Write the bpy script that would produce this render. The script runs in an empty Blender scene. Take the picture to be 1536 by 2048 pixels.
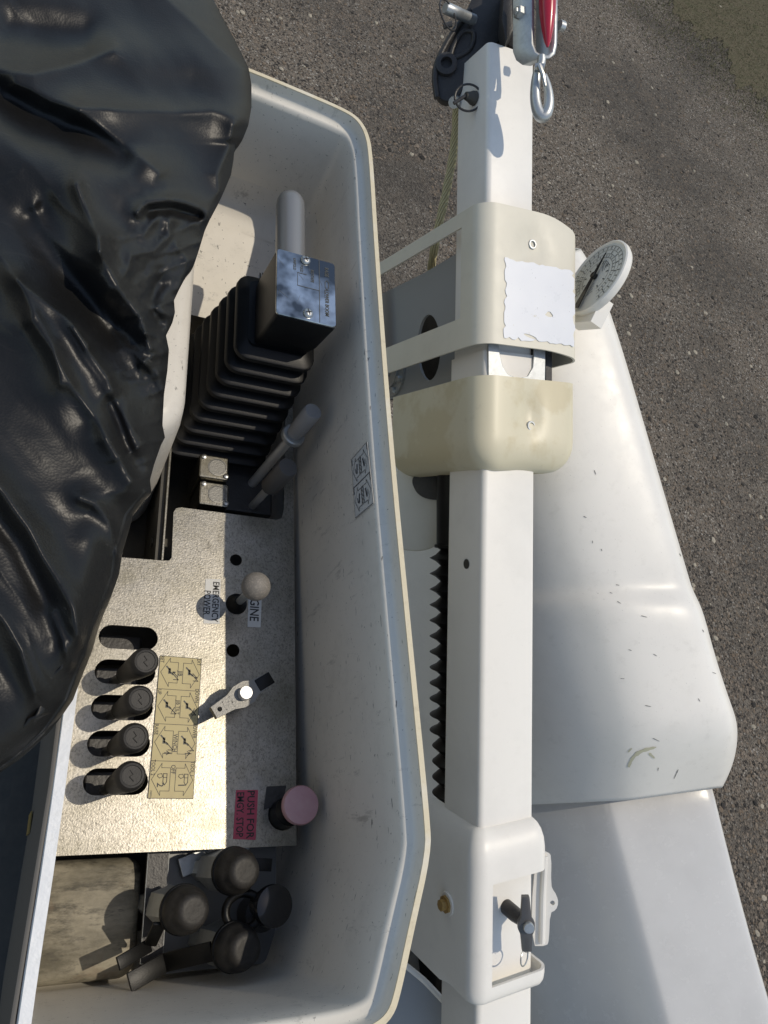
import bpy, bmesh, math, random
import numpy as np
from mathutils import Vector, Matrix

random.seed(7)
rng = np.random.default_rng(7)
sc = bpy.context.scene
col = sc.collection

# ------------------------------------------------------------------ camera
F = 1538.0                                   # focal length in pixels of the 1536 x 2048 photograph
CAM_H = 3.2                                  # phone held 3.2 m above the yard
_Z = np.array([.413, .381, .827]); _Z /= np.linalg.norm(_Z)
_Y = np.array([-.109, 2.29, -1.0]); _Y -= _Z * (_Y @ _Z); _Y /= np.linalg.norm(_Y)
_X = np.cross(_Y, _Z)
R = np.array([_X, _Y, _Z])                   # camera axes -> world axes
UP = np.array([0, 0, CAM_H])                 # everything below is written relative to the phone's position

cam_d = bpy.data.cameras.new('camera')
cam_d.sensor_fit = 'VERTICAL'
cam_d.angle = 2 * math.atan(1024 / F)
cam_d.clip_start = .02
cam_d.clip_end = 400
cam = bpy.data.objects.new('camera', cam_d)
col.objects.link(cam)
m4 = Matrix.Identity(4)
for i in range(3):
    for j in range(3):
        m4[i][j] = R[i, j]
m4.translation = Vector(UP)
cam.matrix_world = m4
sc.camera = cam
cam_d.dof.use_dof = False

# ------------------------------------------------------------------ light
SUN = np.array([.42, .06, 1.0]); SUN /= np.linalg.norm(SUN)
world = bpy.data.worlds.new('World')
sc.world = world
world.use_nodes = True
wn = world.node_tree
sky = wn.nodes.new('ShaderNodeTexSky')
sky.sky_type = 'NISHITA'
sky.sun_disc = False
sky.sun_elevation = math.asin(SUN[2])
sky.sun_rotation = math.atan2(SUN[0], SUN[1])
sky.dust_density = .4
sky.ozone_density = .0
bg = wn.nodes['Background']
bg.inputs['Strength'].default_value = .15
wn.links.new(sky.outputs[0], bg.inputs['Color'])
sun_d = bpy.data.lights.new('sun', 'SUN')
sun_d.energy = 2.0
sun_d.angle = math.radians(.5)
sun_d.color = (1.0, .965, .90)
sun = bpy.data.objects.new('sun', sun_d)
col.objects.link(sun)
sun.rotation_euler = Vector(SUN).to_track_quat('Z', 'Y').to_euler()
sun.location = (0, 0, 8)
vs = sc.view_settings
vs.view_transform = 'Standard'
vs.look = 'None'
vs.gamma = 1
vs.exposure = .12
vs.use_curve_mapping = False
vs.use_white_balance = True                  # the phone balanced for the open shade
vs.white_balance_temperature = 7500
vs.white_balance_tint = 10

# ------------------------------------------------------------------ geometry helpers
def ray(px, py):
    return R @ np.array([(px - 768) / F, -(py - 1024) / F, -1.0])
def Pz(px, py, z):                           # where the line of sight meets the level z
    r = ray(px, py); return r * (z / r[2])
def D(px, py, d):                            # point at depth d
    return ray(px, py) * d
def K(x, y, z):                              # metres along the photograph's right, up, towards the lens
    return R @ np.array([x, y, z])
def nrm(v):
    v = np.asarray(v, float); return v / np.linalg.norm(v)
def perp(n, hint):
    u = np.asarray(hint, float) - n * (np.asarray(hint, float) @ n)
    return nrm(u)

class MB:
    """collects vertices and faces of one object"""
    def __init__(s): s.v = []; s.f = []; s.m = []
    def add(s, v, f, mi=0):
        b = len(s.v)
        s.v += [tuple(map(float, p)) for p in v]
        s.f += [tuple(i + b for i in q) for q in f]
        s.m += [mi] * len(f)
        return s
    def box(s, c, u, v, w, mi=0):            # centre and three half-extent vectors
        c, u, v, w = map(np.asarray, (c, u, v, w))
        P = [c + a * u + b * v + d * w for d in (-1, 1) for a, b in ((-1, -1), (1, -1), (1, 1), (-1, 1))]
        return s.add(P, [(3, 2, 1, 0), (4, 5, 6, 7), (0, 1, 5, 4), (1, 2, 6, 5), (2, 3, 7, 6), (3, 0, 4, 7)], mi)
    def abox(s, x0, x1, y0, y1, z0, z1, mi=0):
        return s.box(((x0 + x1) / 2, (y0 + y1) / 2, (z0 + z1) / 2), ((x1 - x0) / 2, 0, 0), (0, (y1 - y0) / 2, 0), (0, 0, (z1 - z0) / 2), mi)
    def loft(s, rings, cap0=True, cap1=True, mi=0, closed=True):
        n = len(rings[0]); V = [p for r in rings for p in r]; Fc = []
        for i in range(len(rings) - 1):
            for j in range(n if closed else n - 1):
                k = (j + 1) % n
                Fc.append((i * n + j, i * n + k, (i + 1) * n + k, (i + 1) * n + j))
        if cap0: Fc.append(tuple(range(n - 1, -1, -1)))
        if cap1: Fc.append(tuple((len(rings) - 1) * n + j for j in range(n)))
        return s.add(V, Fc, mi)
    def prism(s, poly, o, u, v, n, h, mi=0): # flat outline raised by h along n
        o, u, v, n = map(np.asarray, (o, u, v, n))
        a = [o + u * x + v * y for x, y in poly]
        return s.loft([a, [p + n * h for p in a]], mi=mi)
    def hull(s, a, off, mi=0):               # outline in space moved by off
        a = [np.asarray(p, float) for p in a]
        return s.loft([a, [p + np.asarray(off) for p in a]], mi=mi)
    def lathe(s, o, ax, prof, n=28, hint=(1, .3, .2), mi=0, cap0=True, cap1=True):
        ax = nrm(ax); u = perp(ax, hint); w = np.cross(ax, u); o = np.asarray(o, float)
        rings = [[o + ax * h + (u * math.cos(2 * math.pi * k / n) + w * math.sin(2 * math.pi * k / n)) * r for k in range(n)] for r, h in prof]
        return s.loft(rings, cap0, cap1, mi)
    def tube(s, pts, r, n=12, mi=0, closed=False):
        pts = [np.asarray(p, float) for p in pts]; N = len(pts)
        rr = r if hasattr(r, '__len__') else [r] * N
        rings = []; u = None
        for i in range(N):
            a = pts[(i - 1) % N] if (closed or i > 0) else pts[0]
            b = pts[(i + 1) % N] if (closed or i < N - 1) else pts[-1]
            t = nrm(b - a)
            if u is None: u = perp(t, (.31, .77, .55))
            else: u = perp(t, u)
            w = np.cross(t, u)
            rings.append([pts[i] + (u * math.cos(2 * math.pi * k / n) + w * math.sin(2 * math.pi * k / n)) * rr[i] for k in range(n)])
        if closed: rings.append(rings[0]); return s.loft(rings, False, False, mi)
        return s.loft(rings, True, True, mi)
    def line(s, pts, w, n, mi=0, closed=False, h=0.0):   # flat printed stroke lying on a plane with normal n
        pts = [np.asarray(p, float) for p in pts]
        if closed: pts = pts + [pts[0]]
        n = np.asarray(n, float)
        for a, b in zip(pts, pts[1:]):
            L = np.linalg.norm(b - a)
            if L < 1e-9: continue
            t = (b - a) / L; c = np.cross(n, t) * w / 2
            a2, b2 = a - t * w / 2, b + t * w / 2
            s.add([a2 - c, b2 - c, b2 + c, a2 + c], [(0, 1, 2, 3)], mi)
        return s
    def text(s, txt, o, u, v, size, mi=0, stretch=1.0, centre=True):
        V, Fc = text_mesh(txt); o, u, v = map(np.asarray, (o, u, v))
        xs = V[:, 0]; w = xs.max() - xs.min(); x0 = (xs.max() + xs.min()) / 2 if centre else xs.min()
        return s.add([o + u * (p[0] - x0) * size * stretch + v * (p[1] - .35) * size for p in V], Fc, mi)

_tc = {}
def text_mesh(txt):
    if txt in _tc: return _tc[txt]
    c = bpy.data.curves.new('t', 'FONT'); c.body = txt; c.resolution_u = 2; c.offset = .014
    o = bpy.data.objects.new('t', c); col.objects.link(o)
    dg = bpy.context.evaluated_depsgraph_get(); dg.update()
    me = bpy.data.meshes.new_from_object(o.evaluated_get(dg))
    V = np.array([v.co[:] for v in me.vertices]); Fc = [tuple(p.vertices) for p in me.polygons]
    bpy.data.objects.remove(o); bpy.data.curves.remove(c); bpy.data.meshes.remove(me)
    _tc[txt] = (V, Fc); return _tc[txt]

def plate_mesh(outlines, thick):
    """flat plate with holes (first outline is the border), top at local z = 0; returns verts, faces"""
    c = bpy.data.curves.new('p', 'CURVE'); c.dimensions = '2D'; c.fill_mode = 'BOTH'; c.extrude = thick / 2
    for ol in outlines:
        sp = c.splines.new('POLY'); sp.points.add(len(ol) - 1); sp.use_cyclic_u = True
        for p, q in zip(sp.points, ol): p.co = (q[0], q[1], 0, 1)
    o = bpy.data.objects.new('p', c); col.objects.link(o)
    dg = bpy.context.evaluated_depsgraph_get(); dg.update()
    me = bpy.data.meshes.new_from_object(o.evaluated_get(dg))
    V = np.array([v.co[:] for v in me.vertices]); V[:, 2] -= thick / 2
    Fc = [tuple(p.vertices) for p in me.polygons]
    bpy.data.objects.remove(o); bpy.data.curves.remove(c); bpy.data.meshes.remove(me)
    return V, Fc

ORG = {}
def thing(name, label, cat, loc, group=None):
    o = bpy.data.objects.new(name, None); col.objects.link(o)
    o.empty_display_size = .05
    o.location = Vector(np.asarray(loc) + UP); ORG[o.name] = np.asarray(loc, float)
    o['label'] = label; o['category'] = cat
    if group: o['group'] = group
    return o
def obj(name, mb, mats, parent=None, smooth=35, bevel=0, seg=2, label=None, cat=None, group=None, kind=None, loc=None, sub=0, weld=True):
    if not isinstance(mats, (list, tuple)): mats = [mats]
    if parent is not None: org = ORG[parent.name]
    else: org = np.asarray(loc if loc is not None else np.mean(np.array(mb.v), axis=0), float)
    me = bpy.data.meshes.new(name)
    me.from_pydata([tuple(np.asarray(p) - org) for p in mb.v], [], mb.f)
    for m in mats: me.materials.append(m)
    me.polygons.foreach_set('material_index', mb.m)
    bm = bmesh.new(); bm.from_mesh(me)
    if weld: bmesh.ops.remove_doubles(bm, verts=bm.verts, dist=1e-6)
    bmesh.ops.recalc_face_normals(bm, faces=bm.faces)
    if bevel:
        es = [e for e in bm.edges if len(e.link_faces) == 2 and e.calc_face_angle(0) > math.radians(32)]
        bmesh.ops.bevel(bm, geom=es, offset=bevel, segments=seg, affect='EDGES', profile=.5, clamp_overlap=True)
    bm.to_mesh(me); bm.free()
    if smooth:
        me.polygons.foreach_set('use_smooth', [True] * len(me.polygons))
        me.set_sharp_from_angle(angle=math.radians(smooth))
    o = bpy.data.objects.new(name, me); col.objects.link(o)
    if parent is not None: o.parent = parent
    else: o.location = Vector(org + UP)
    ORG[o.name] = org
    if sub:
        md = o.modifiers.new('soft', 'SUBSURF'); md.levels = sub; md.render_levels = sub
    if label: o['label'] = label
    if cat: o['category'] = cat
    if group: o['group'] = group
    if kind: o['kind'] = kind
    return o

def rrect(w, h, r, n=5):
    """rounded rectangle outline, centred"""
    P = []
    for cx, cy, a0 in ((w / 2 - r, h / 2 - r, 0), (-w / 2 + r, h / 2 - r, 90), (-w / 2 + r, -h / 2 + r, 180), (w / 2 - r, -h / 2 + r, 270)):
        for k in range(n + 1):
            a = math.radians(a0 + 90 * k / n); P.append((cx + r * math.cos(a), cy + r * math.sin(a)))
    return P
def circ(cx, cy, r, n=28):
    return [(cx + r * math.cos(2 * math.pi * k / n), cy + r * math.sin(2 * math.pi * k / n)) for k in range(n)]
def smooth_poly(pts, it=2, closed=False):    # Chaikin
    pts = [np.asarray(p, float) for p in pts]
    for _ in range(it):
        q = [] if closed else [pts[0]]
        for i in range(len(pts) if closed else len(pts) - 1):
            a, b = pts[i], pts[(i + 1) % len(pts)]
            q += [a * .75 + b * .25, a * .25 + b * .75]
        if not closed: q.append(pts[-1])
        pts = q
    return pts

def value_noise(x, y, seed):
    xi, yi = np.floor(x).astype(int), np.floor(y).astype(int); xf, yf = x - xi, y - yi
    u, v = xf * xf * xf * (xf * (xf * 6 - 15) + 10), yf * yf * yf * (yf * (yf * 6 - 15) + 10)
    def h(a, b): 
        n_ = (a * 374761393 + b * 668265263 + seed * 974711) & 0x7fffffff
        n_ = ((n_ ^ (n_ >> 13)) * 1274126177) & 0x7fffffff
        return ((n_ ^ (n_ >> 16)) & 0xffff) / 65535.0
    return (h(xi, yi) * (1 - u) + h(xi + 1, yi) * u) * (1 - v) + (h(xi, yi + 1) * (1 - u) + h(xi + 1, yi + 1) * u) * v
def fbm(x, y, seed, o=4): return sum(value_noise(x * 2 ** k, y * 2 ** k, seed + k) * .5 ** k for k in range(o)) / 1.9

# ------------------------------------------------------------------ materials
def lin(c): return tuple(((x / 255) / 12.92 if x / 255 <= .04045 else ((x / 255 + .055) / 1.055) ** 2.4) for x in c)
class Mat:
    def __init__(s, name, base, rough=.5, metal=0.0, spec=.5, coat=0.0):
        s.m = bpy.data.materials.new(name); s.m.use_nodes = True
        s.t = s.m.node_tree; s.b = s.t.nodes['Principled BSDF']
        s.b.inputs['Base Color'].default_value = (*base, 1); s.b.inputs['Roughness'].default_value = rough
        s.b.inputs['Metallic'].default_value = metal; s.b.inputs['Specular IOR Level'].default_value = spec
        s.b.inputs['Coat Weight'].default_value = coat
        s.col = None; s.base = base; s.hgt = None; s.rough0 = rough
        s.tc = s.t.nodes.new('ShaderNodeTexCoord')
    def N(s, typ, **k):
        n = s.t.nodes.new(typ)
        for a, b in k.items():
            if a in n.inputs.keys(): n.inputs[a].default_value = b
            else: setattr(n, a, b)
        return n
    def L(s, a, b): s.t.links.new(a, b)
    def coord(s, scale=(1, 1, 1), rot=(0, 0, 0)):
        mp = s.N('ShaderNodeMapping'); mp.inputs['Scale'].default_value = scale; mp.inputs['Rotation'].default_value = rot
        s.L(s.tc.outputs['Object'], mp.inputs['Vector']); return mp.outputs[0]
    def noise(s, scale, detail=4, rough=.6, stretch=(1, 1, 1), rot=(0, 0, 0), dist=0.0):
        n = s.N('ShaderNodeTexNoise', Scale=scale, Detail=detail, Roughness=rough, Distortion=dist)
        s.L(s.coord(stretch, rot), n.inputs['Vector']); return n.outputs['Fac']
    def ramp(s, fac, a, b):
        r = s.N('ShaderNodeMapRange'); r.inputs['From Min'].default_value = a; r.inputs['From Max'].default_value = b
        s.L(fac, r.inputs['Value']); return r.outputs[0]
    def mul(s, a, b):
        m = s.N('ShaderNodeMath', operation='MULTIPLY')
        for i, x in enumerate((a, b)):
            if isinstance(x, (int, float)): m.inputs[i].default_value = x
            else: s.L(x, m.inputs[i])
        return m.outputs[0]
    def blend(s, fac, colr, amount=1.0, mode='MIX'):
        x = s.N('ShaderNodeMix', data_type='RGBA', blend_type=mode)
        if s.col is None: x.inputs[6].default_value = (*s.base, 1)
        else: s.L(s.col, x.inputs[6])
        x.inputs[7].default_value = (*colr, 1)
        s.L(s.mul(fac, amount), x.inputs[0]); s.col = x.outputs[2]; return s
    def bump(s, fac, dist=.001, strength=1.0):
        b = s.N('ShaderNodeBump', Distance=dist, Strength=strength)
        s.L(fac, b.inputs['Height'])
        if s.hgt is not None: s.L(s.hgt, b.inputs['Normal'])
        s.hgt = b.outputs[0]; return s
    def roughen(s, fac, lo, hi):
        r = s.N('ShaderNodeMapRange'); r.inputs['To Min'].default_value = lo; r.inputs['To Max'].default_value = hi
        s.L(fac, r.inputs['Value']); s.L(r.outputs[0], s.b.inputs['Roughness']); return s
    def done(s):
        if s.col is not None: s.L(s.col, s.b.inputs['Base Color'])
        if s.hgt is not None: s.L(s.hgt, s.b.inputs['Normal'])
        return s.m

def white_paint(name, base, scuff=.5, speck=True, rough=.38, grime=(.25, .22, .17), streak=(1, 9, 1)):
    m = Mat(name, base, rough, spec=.45)
    m.blend(m.ramp(m.noise(5, 5, .65), .45, .75), tuple(x * .82 for x in base), .55)
    m.blend(m.ramp(m.noise(38, 6, .7), .56, .74), grime, .16 * scuff)
    if speck:
        m.blend(m.ramp(m.noise(170, 2, .5, streak, (.3, .2, .5)), .735, .765), (.10, .095, .085), .65 * scuff)
        m.blend(m.ramp(m.noise(420, 2, .5), .74, .77), (.14, .12, .10), .5 * scuff)
    m.roughen(m.noise(30, 5, .7), rough - .1, rough + .16)
    m.bump(m.noise(60, 3), .0006, .25)
    return m.done()

def tray_paint():
    m = Mat('tray_gelcoat', (.70, .66, .585), .34, spec=.45)
    m.blend(m.ramp(m.noise(5, 5, .65), .45, .75), (.56, .54, .49), .35)
    m.blend(m.ramp(m.noise(34, 6, .75), .52, .72), (.20, .185, .15), .14)
    m.blend(m.ramp(m.noise(26, 6, .8, (1, 2.2, .5)), .60, .70), (.06, .055, .05), .38)
    m.blend(m.ramp(m.noise(120, 3, .6, (1.5, .5, 2.5), (.5, .2, .3)), .67, .71), (.05, .047, .042), .75)
    m.blend(m.ramp(m.noise(300, 2, .5), .71, .75), (.07, .06, .05), .7)
    m.roughen(m.noise(30, 5, .7), .26, .5)
    m.bump(m.noise(60, 3), .0006, .25)
    return m.done()
WHITE_TRAY = tray_paint()
_t = WHITE_TRAY.node_tree
WHITE_JIB = white_paint('jib_white_paint', (.80, .77, .71), .35, rough=.36)
WHITE_BOOM = white_paint('boom_gelcoat', (.80, .77, .71), .75, rough=.36, streak=(3, 1, 3))
WHITE_TUBE = white_paint('boom_tube_paint', (.61, .60, .58), .3, rough=.22)
WHITE_HOUSE = white_paint('housing_gelcoat', (.80, .77, .71), .35, rough=.36)
CREAM = white_paint('cream_gelcoat', (.70, .655, .54), .45, rough=.45)
CREAM2 = Mat('cream_stained_gelcoat', (.65, .59, .43), .42)
CREAM2.blend(CREAM2.ramp(CREAM2.noise(6, 6, .6), .5, .56), (.52, .43, .25), .5)
CREAM2.blend(CREAM2.ramp(CREAM2.noise(60, 5, .7), .6, .75), (.3, .26, .18), .2)
CREAM2 = CREAM2.done()
RIM = Mat('raw_laminate_edge', (.62, .54, .38), .65)
RIM.blend(RIM.ramp(RIM.noise(90, 4, .7), .55, .72), (.42, .35, .24), .45)
RIM.blend(RIM.ramp(RIM.noise(14, 4, .7), .5, .7), (.7, .67, .6), .6)
RIM.bump(RIM.noise(200, 3), .001, .5); RIM = RIM.done()
RIMW = Mat('white_rim_edge', (.72, .72, .71), .5)
RIMW.blend(RIMW.ramp(RIMW.noise(120, 5, .7), .55, .7), (.55, .54, .5), .4)
RIMW.bump(RIMW.noise(90, 3), .002, .5); RIMW = RIMW.done()
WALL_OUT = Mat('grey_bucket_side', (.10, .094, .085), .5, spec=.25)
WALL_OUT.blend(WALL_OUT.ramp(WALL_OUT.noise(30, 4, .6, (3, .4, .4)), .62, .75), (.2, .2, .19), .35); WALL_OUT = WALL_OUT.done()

ALU = Mat('weathered_aluminium', (.34, .32, .28), .4, metal=1.0, spec=.5)
ALU.blend(ALU.ramp(ALU.noise(14, 6, .7), .42, .7), (.20, .185, .14), .6)
ALU.blend(ALU.ramp(ALU.noise(520, 5, .8, (1, .7, 1)), .48, .66), (.05, .045, .035), .7)
ALU.blend(ALU.ramp(ALU.noise(120, 5, .8, (1, .5, 1)), .54, .68), (.07, .063, .05), .35)
ALU.blend(ALU.ramp(ALU.noise(4.5, 5, .7, (1, 2, 1)), .5, .66), (.16, .15, .11), .5)
ALU.blend(ALU.ramp(ALU.noise(9, 4, .6, (1, 1, 1), (0, 0, .6)), .6, .78), (.36, .36, .36), .6)
ALU.roughen(ALU.noise(60, 6, .75), .27, .46)
ALU.bump(ALU.noise(500, 3), .0004, .4); ALU = ALU.done()
STEEL = Mat('brushed_steel', (.52, .52, .50), .36, metal=1.0)
STEEL.blend(STEEL.ramp(STEEL.noise(60, 5, .7), .5, .75), (.22, .21, .2), .5)
STEEL.roughen(STEEL.noise(200, 3, .6, (1, .1, 1)), .28, .5); STEEL = STEEL.done()
GALV = Mat('galvanised_steel', (.48, .50, .50), .45, metal=.75)
GALV.blend(GALV.ramp(GALV.noise(70, 5, .7), .45, .7), (.30, .31, .31), .5)
GALV.roughen(GALV.noise(120, 4), .32, .56); GALV.bump(GALV.noise(300, 3), .0005, .3); GALV = GALV.done()
CHROME = Mat('scratched_chrome_plate', (.62, .65, .67), .2, metal=1.0)
CHROME.blend(CHROME.ramp(CHROME.noise(13, 4, .62), .44, .58), (.07, .08, .09), .92)  # dark patches put mirrored reflections into the plate's colour
CHROME.roughen(CHROME.noise(45, 6, .7), .10, .30)
CHROME.bump(CHROME.noise(400, 2, .5, (4, .3, 1)), .0003, .3); CHROME = CHROME.done()
BLACKRUB = Mat('black_rubber', (.0045, .0045, .0045), .4, spec=.28)
BLACKRUB.blend(BLACKRUB.ramp(BLACKRUB.noise(40, 5, .7), .5, .75), (.010, .010, .0095), .7)
BLACKRUB.bump(BLACKRUB.noise(900, 2), .0003, .4); BLACKRUB = BLACKRUB.done()
GREYRUB = Mat('worn_grey_rubber', (.022, .021, .020), .5, spec=.3)
GREYRUB.blend(GREYRUB.ramp(GREYRUB.noise(60, 5, .7), .45, .7), (.036, .033, .031), .6)
GREYRUB.bump(GREYRUB.noise(700, 3), .0005, .5); GREYRUB = GREYRUB.done()
CAPRUB = Mat('dusty_cap_rubber', (.018, .017, .016), .5, spec=.3)
CAPRUB.blend(CAPRUB.ramp(CAPRUB.noise(50, 6, .75), .45, .7), (.05, .045, .04), .7)
CAPRUB.bump(CAPRUB.noise(300, 4), .0005, .5); CAPRUB = CAPRUB.done()
GLOSSBLK = Mat('gloss_black_plastic', (.012, .012, .013), .12).done()
BLKMETAL = Mat('black_painted_metal', (.04, .038, .037), .4, spec=.4)
BLKMETAL.blend(BLKMETAL.ramp(BLKMETAL.noise(50, 6, .75), .52, .72), (.075, .072, .068), .6)
BLKMETAL.blend(BLKMETAL.ramp(BLKMETAL.noise(160, 4, .7), .7, .78), (.2, .17, .14), .5)
BLKMETAL.bump(BLKMETAL.noise(250, 4), .001, .5); BLKMETAL = BLKMETAL.done()
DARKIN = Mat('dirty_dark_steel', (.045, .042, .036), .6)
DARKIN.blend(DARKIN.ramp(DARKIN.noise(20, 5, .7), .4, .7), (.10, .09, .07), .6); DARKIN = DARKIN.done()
KNOB = Mat('worn_grey_knob', (.20, .185, .165), .6)
KNOB.blend(KNOB.ramp(KNOB.noise(500, 3, .6), .5, .65), (.34, .31, .27), .6)
KNOB.bump(KNOB.noise(900, 2), .0005, .5); KNOB = KNOB.done()
CAST = Mat('cast_grey_metal', (.24, .235, .22), .5, metal=.6)
CAST.bump(CAST.noise(500, 3), .0008, .6); CAST = CAST.done()
PINK = Mat('faded_pink_plastic', (.50, .27, .29), .5)
PINK.blend(PINK.ramp(PINK.noise(30, 5, .7), .4, .7), (.58, .38, .38), .6); PINK = PINK.done()
REDLBL = Mat('red_label', (.50, .055, .10), .45)
REDLBL.blend(REDLBL.ramp(REDLBL.noise(70, 4), .5, .75), (.30, .04, .07), .6); REDLBL = REDLBL.done()
YEL = Mat('yellow_label', (.50, .42, .21), .5)
YEL.blend(YEL.ramp(YEL.noise(16, 5, .7), .45, .7), (.40, .31, .16), .6)
YEL.blend(YEL.ramp(YEL.noise(200, 4, .7), .62, .75), (.28, .22, .13), .4); YEL = YEL.done()
WLBL = Mat('white_label', (.62, .62, .60), .5)
WLBL.blend(WLBL.ramp(WLBL.noise(150, 4, .7), .58, .72), (.35, .34, .31), .5); WLBL = WLBL.done()
INK = Mat('black_ink', (.02, .02, .02), .5).done()
INKG = Mat('faded_ink', (.07, .07, .06), .5).done()
DECAL = Mat('grey_decal', (.56, .56, .54), .5).done()
REDPL = Mat('red_plastic', (.42, .012, .035), .25, coat=.3).done()
BRONZE = Mat('brass_plug', (.42, .27, .10), .45, metal=.5).done()
TAN = Mat('dirty_liner', (.30, .27, .205), .6)
TAN.blend(TAN.ramp(TAN.noise(9, 6, .7, (1, 2.5, 1)), .42, .62), (.10, .09, .065), .9)
TAN.blend(TAN.ramp(TAN.noise(36, 6, .75, (.6, 2, 1)), .52, .66), (.05, .045, .035), .8)
TAN.blend(TAN.ramp(TAN.noise(22, 4, .6), .6, .72), (.2, .13, .08), .5)
TAN.bump(TAN.noise(30, 4), .004, .5); TAN = TAN.done()
ROPE = Mat('braided_rope', (.66, .58, .33), .8)
_w = ROPE.N('ShaderNodeTexWave', Scale=60.0, Distortion=1.5); ROPE.L(ROPE.coord((1, 1.6, 1), (.4, .3, .6)), _w.inputs['Vector'])
ROPE.blend(_w.outputs['Fac'], (.27, .23, .13), .75); ROPE.bump(_w.outputs['Fac'], .003, .8); ROPE = ROPE.done()
DIAL = Mat('dial_face', (.62, .62, .57), .5).done()
PEEL = Mat('peeled_white_sticker', (.72, .73, .75), .25, spec=.5)
PEEL.blend(PEEL.ramp(PEEL.noise(70, 5, .7, (1, 1, 1)), .66, .72), (.55, .5, .38), .7)
PEEL.blend(PEEL.ramp(PEEL.noise(140, 3, .6, (3, .6, 1), (.2, .3, .8)), .70, .74), (.15, .14, .12), .7)
PEEL.roughen(PEEL.noise(20, 4), .18, .45); PEEL = PEEL.done()
SCAR = Mat('bare_laminate_scar', (.52, .50, .36), .6).done()

VINYL = Mat('black_vinyl', (.0075, .0074, .0072), .4, spec=.34)
VINYL.blend(VINYL.ramp(VINYL.noise(7, 6, .7), .45, .7), (.014, .0135, .013), .6)
VINYL.blend(VINYL.ramp(VINYL.noise(26, 6, .72, (1, 2.2, 1), (.1, .2, .5), .8), .56, .8), (.030, .028, .026), .5)
VINYL.blend(VINYL.ramp(VINYL.noise(130, 3, .5, (.22, 2, 1), (.2, .3, .55)), .70, .76), (.10, .095, .09), .2)
_wv = VINYL.N('ShaderNodeTexVoronoi', Scale=520.0); VINYL.L(VINYL.coord(), _wv.inputs['Vector'])
VINYL.roughen(VINYL.noise(14, 6, .7), .30, .52)
VINYL.bump(_wv.outputs["Distance"], .0005, .20)
VINYL.bump(VINYL.noise(45, 4, .6, (1, 1.4, 1), (0, 0, 0), .4), .0008, .06); VINYL = VINYL.done()

GROUND = Mat('gravelly_asphalt', (.165, .138, .11), .9, spec=.2)
_gv = GROUND.N('ShaderNodeTexVoronoi', Scale=100.0); GROUND.L(GROUND.coord(), _gv.inputs['Vector'])
_gs = GROUND.N('ShaderNodeSeparateColor'); GROUND.L(_gv.outputs['Color'], _gs.inputs[0])
GROUND.blend(_gs.outputs[0], (.25, .22, .18), .7)
GROUND.blend(GROUND.ramp(_gs.outputs[1], .6, .8), (.04, .035, .03), .85)
GROUND.blend(GROUND.ramp(_gs.outputs[2], .93, .96), (.5, .46, .4), .7)
GROUND.blend(GROUND.ramp(GROUND.noise(.8, 5, .6), .42, .62), (.060, .054, .047), .65)
GROUND.blend(GROUND.ramp(GROUND.noise(30, 5, .7), .5, .7), (.06, .052, .045), .45)
GROUND.blend(GROUND.ramp(GROUND.noise(5, 5, .7), .5, .7), (.18, .145, .11), .4)
GROUND.bump(_gv.outputs['Distance'], .012, .9)
GROUND.bump(GROUND.noise(140, 4), .006, .7); GROUND = GROUND.done()
def pebble_mat(n, c):
    m = Mat(n, c, .85, spec=.2); m.blend(m.noise(120, 3), tuple(x * .55 for x in c), .8); return m.done()
PEB = [pebble_mat('stone_grey', (.235, .19, .148)), pebble_mat('stone_dark', (.05, .045, .04)), pebble_mat('stone_brown', (.19, .145, .105)), pebble_mat('stone_pale', (.42, .37, .29))]
GRASS = Mat('thin_moss_grass', (.12, .118, .065), .8, spec=.2)
GRASS.blend(GRASS.ramp(GRASS.noise(8, 5, .7), .4, .7), (.15, .125, .085), .6); GRASS = GRASS.done()

# ------------------------------------------------------------------ ground
gz = -CAM_H
b = MB(); n = 24; S = 120
xs = np.linspace(-S, S, n)
b.add([(x, y, gz) for y in xs for x in xs], [(j * n + i, j * n + i + 1, (j + 1) * n + i + 1, (j + 1) * n + i) for j in range(n - 1) for i in range(n - 1)])
obj('ground', b, GROUND, smooth=0, loc=(0, 0, gz), kind='structure')
# loose chippings all over the yard that the picture shows
def scatter_px(nn):
    P = []
    while len(P) < nn:
        px, py = rng.uniform(300, 1600), rng.uniform(-60, 2100)
        if px < 860 and py > 320: continue
        if px < 1100 and py > 560: continue
        if py > 900 and px < 1200: continue
        P.append(Pz(px, py, gz))
    return P
ico = [(0, 0, 1), (.89, 0, .45), (.28, .85, .45), (-.72, .53, .45), (-.72, -.53, .45), (.28, -.85, .45), (.72, .53, -.3), (-.28, .85, -.3), (-.89, 0, -.3), (-.28, -.85, -.3), (.72, -.53, -.3)]
icf = [(0, 1, 2), (0, 2, 3), (0, 3, 4), (0, 4, 5), (0, 5, 1), (1, 6, 2), (2, 7, 3), (3, 8, 4), (4, 9, 5), (5, 10, 1), (6, 7, 2), (7, 8, 3), (8, 9, 4), (9, 10, 5), (10, 6, 1)]
ico = np.array(ico)
pts = np.array(scatter_px(46000))
NP = len(pts)
size = .0036 + .0060 * rng.random(NP) ** 2.2 + (rng.random(NP) > .985) * rng.uniform(.005, .012, NP)
ang = rng.uniform(0, 6.283, NP)
ca, sa = np.cos(ang)[:, None], np.sin(ang)[:, None]
jit = 1 + rng.uniform(-.25, .25, (NP, len(ico), 3))
q = ico[None] * jit * size[:, None, None] * np.stack([rng.uniform(.8, 1.5, NP), np.ones(NP), rng.uniform(.35, .8, NP)], 1)[:, None]
qx = q[..., 0] * ca - q[..., 1] * sa; qy = q[..., 0] * sa + q[..., 1] * ca
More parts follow.
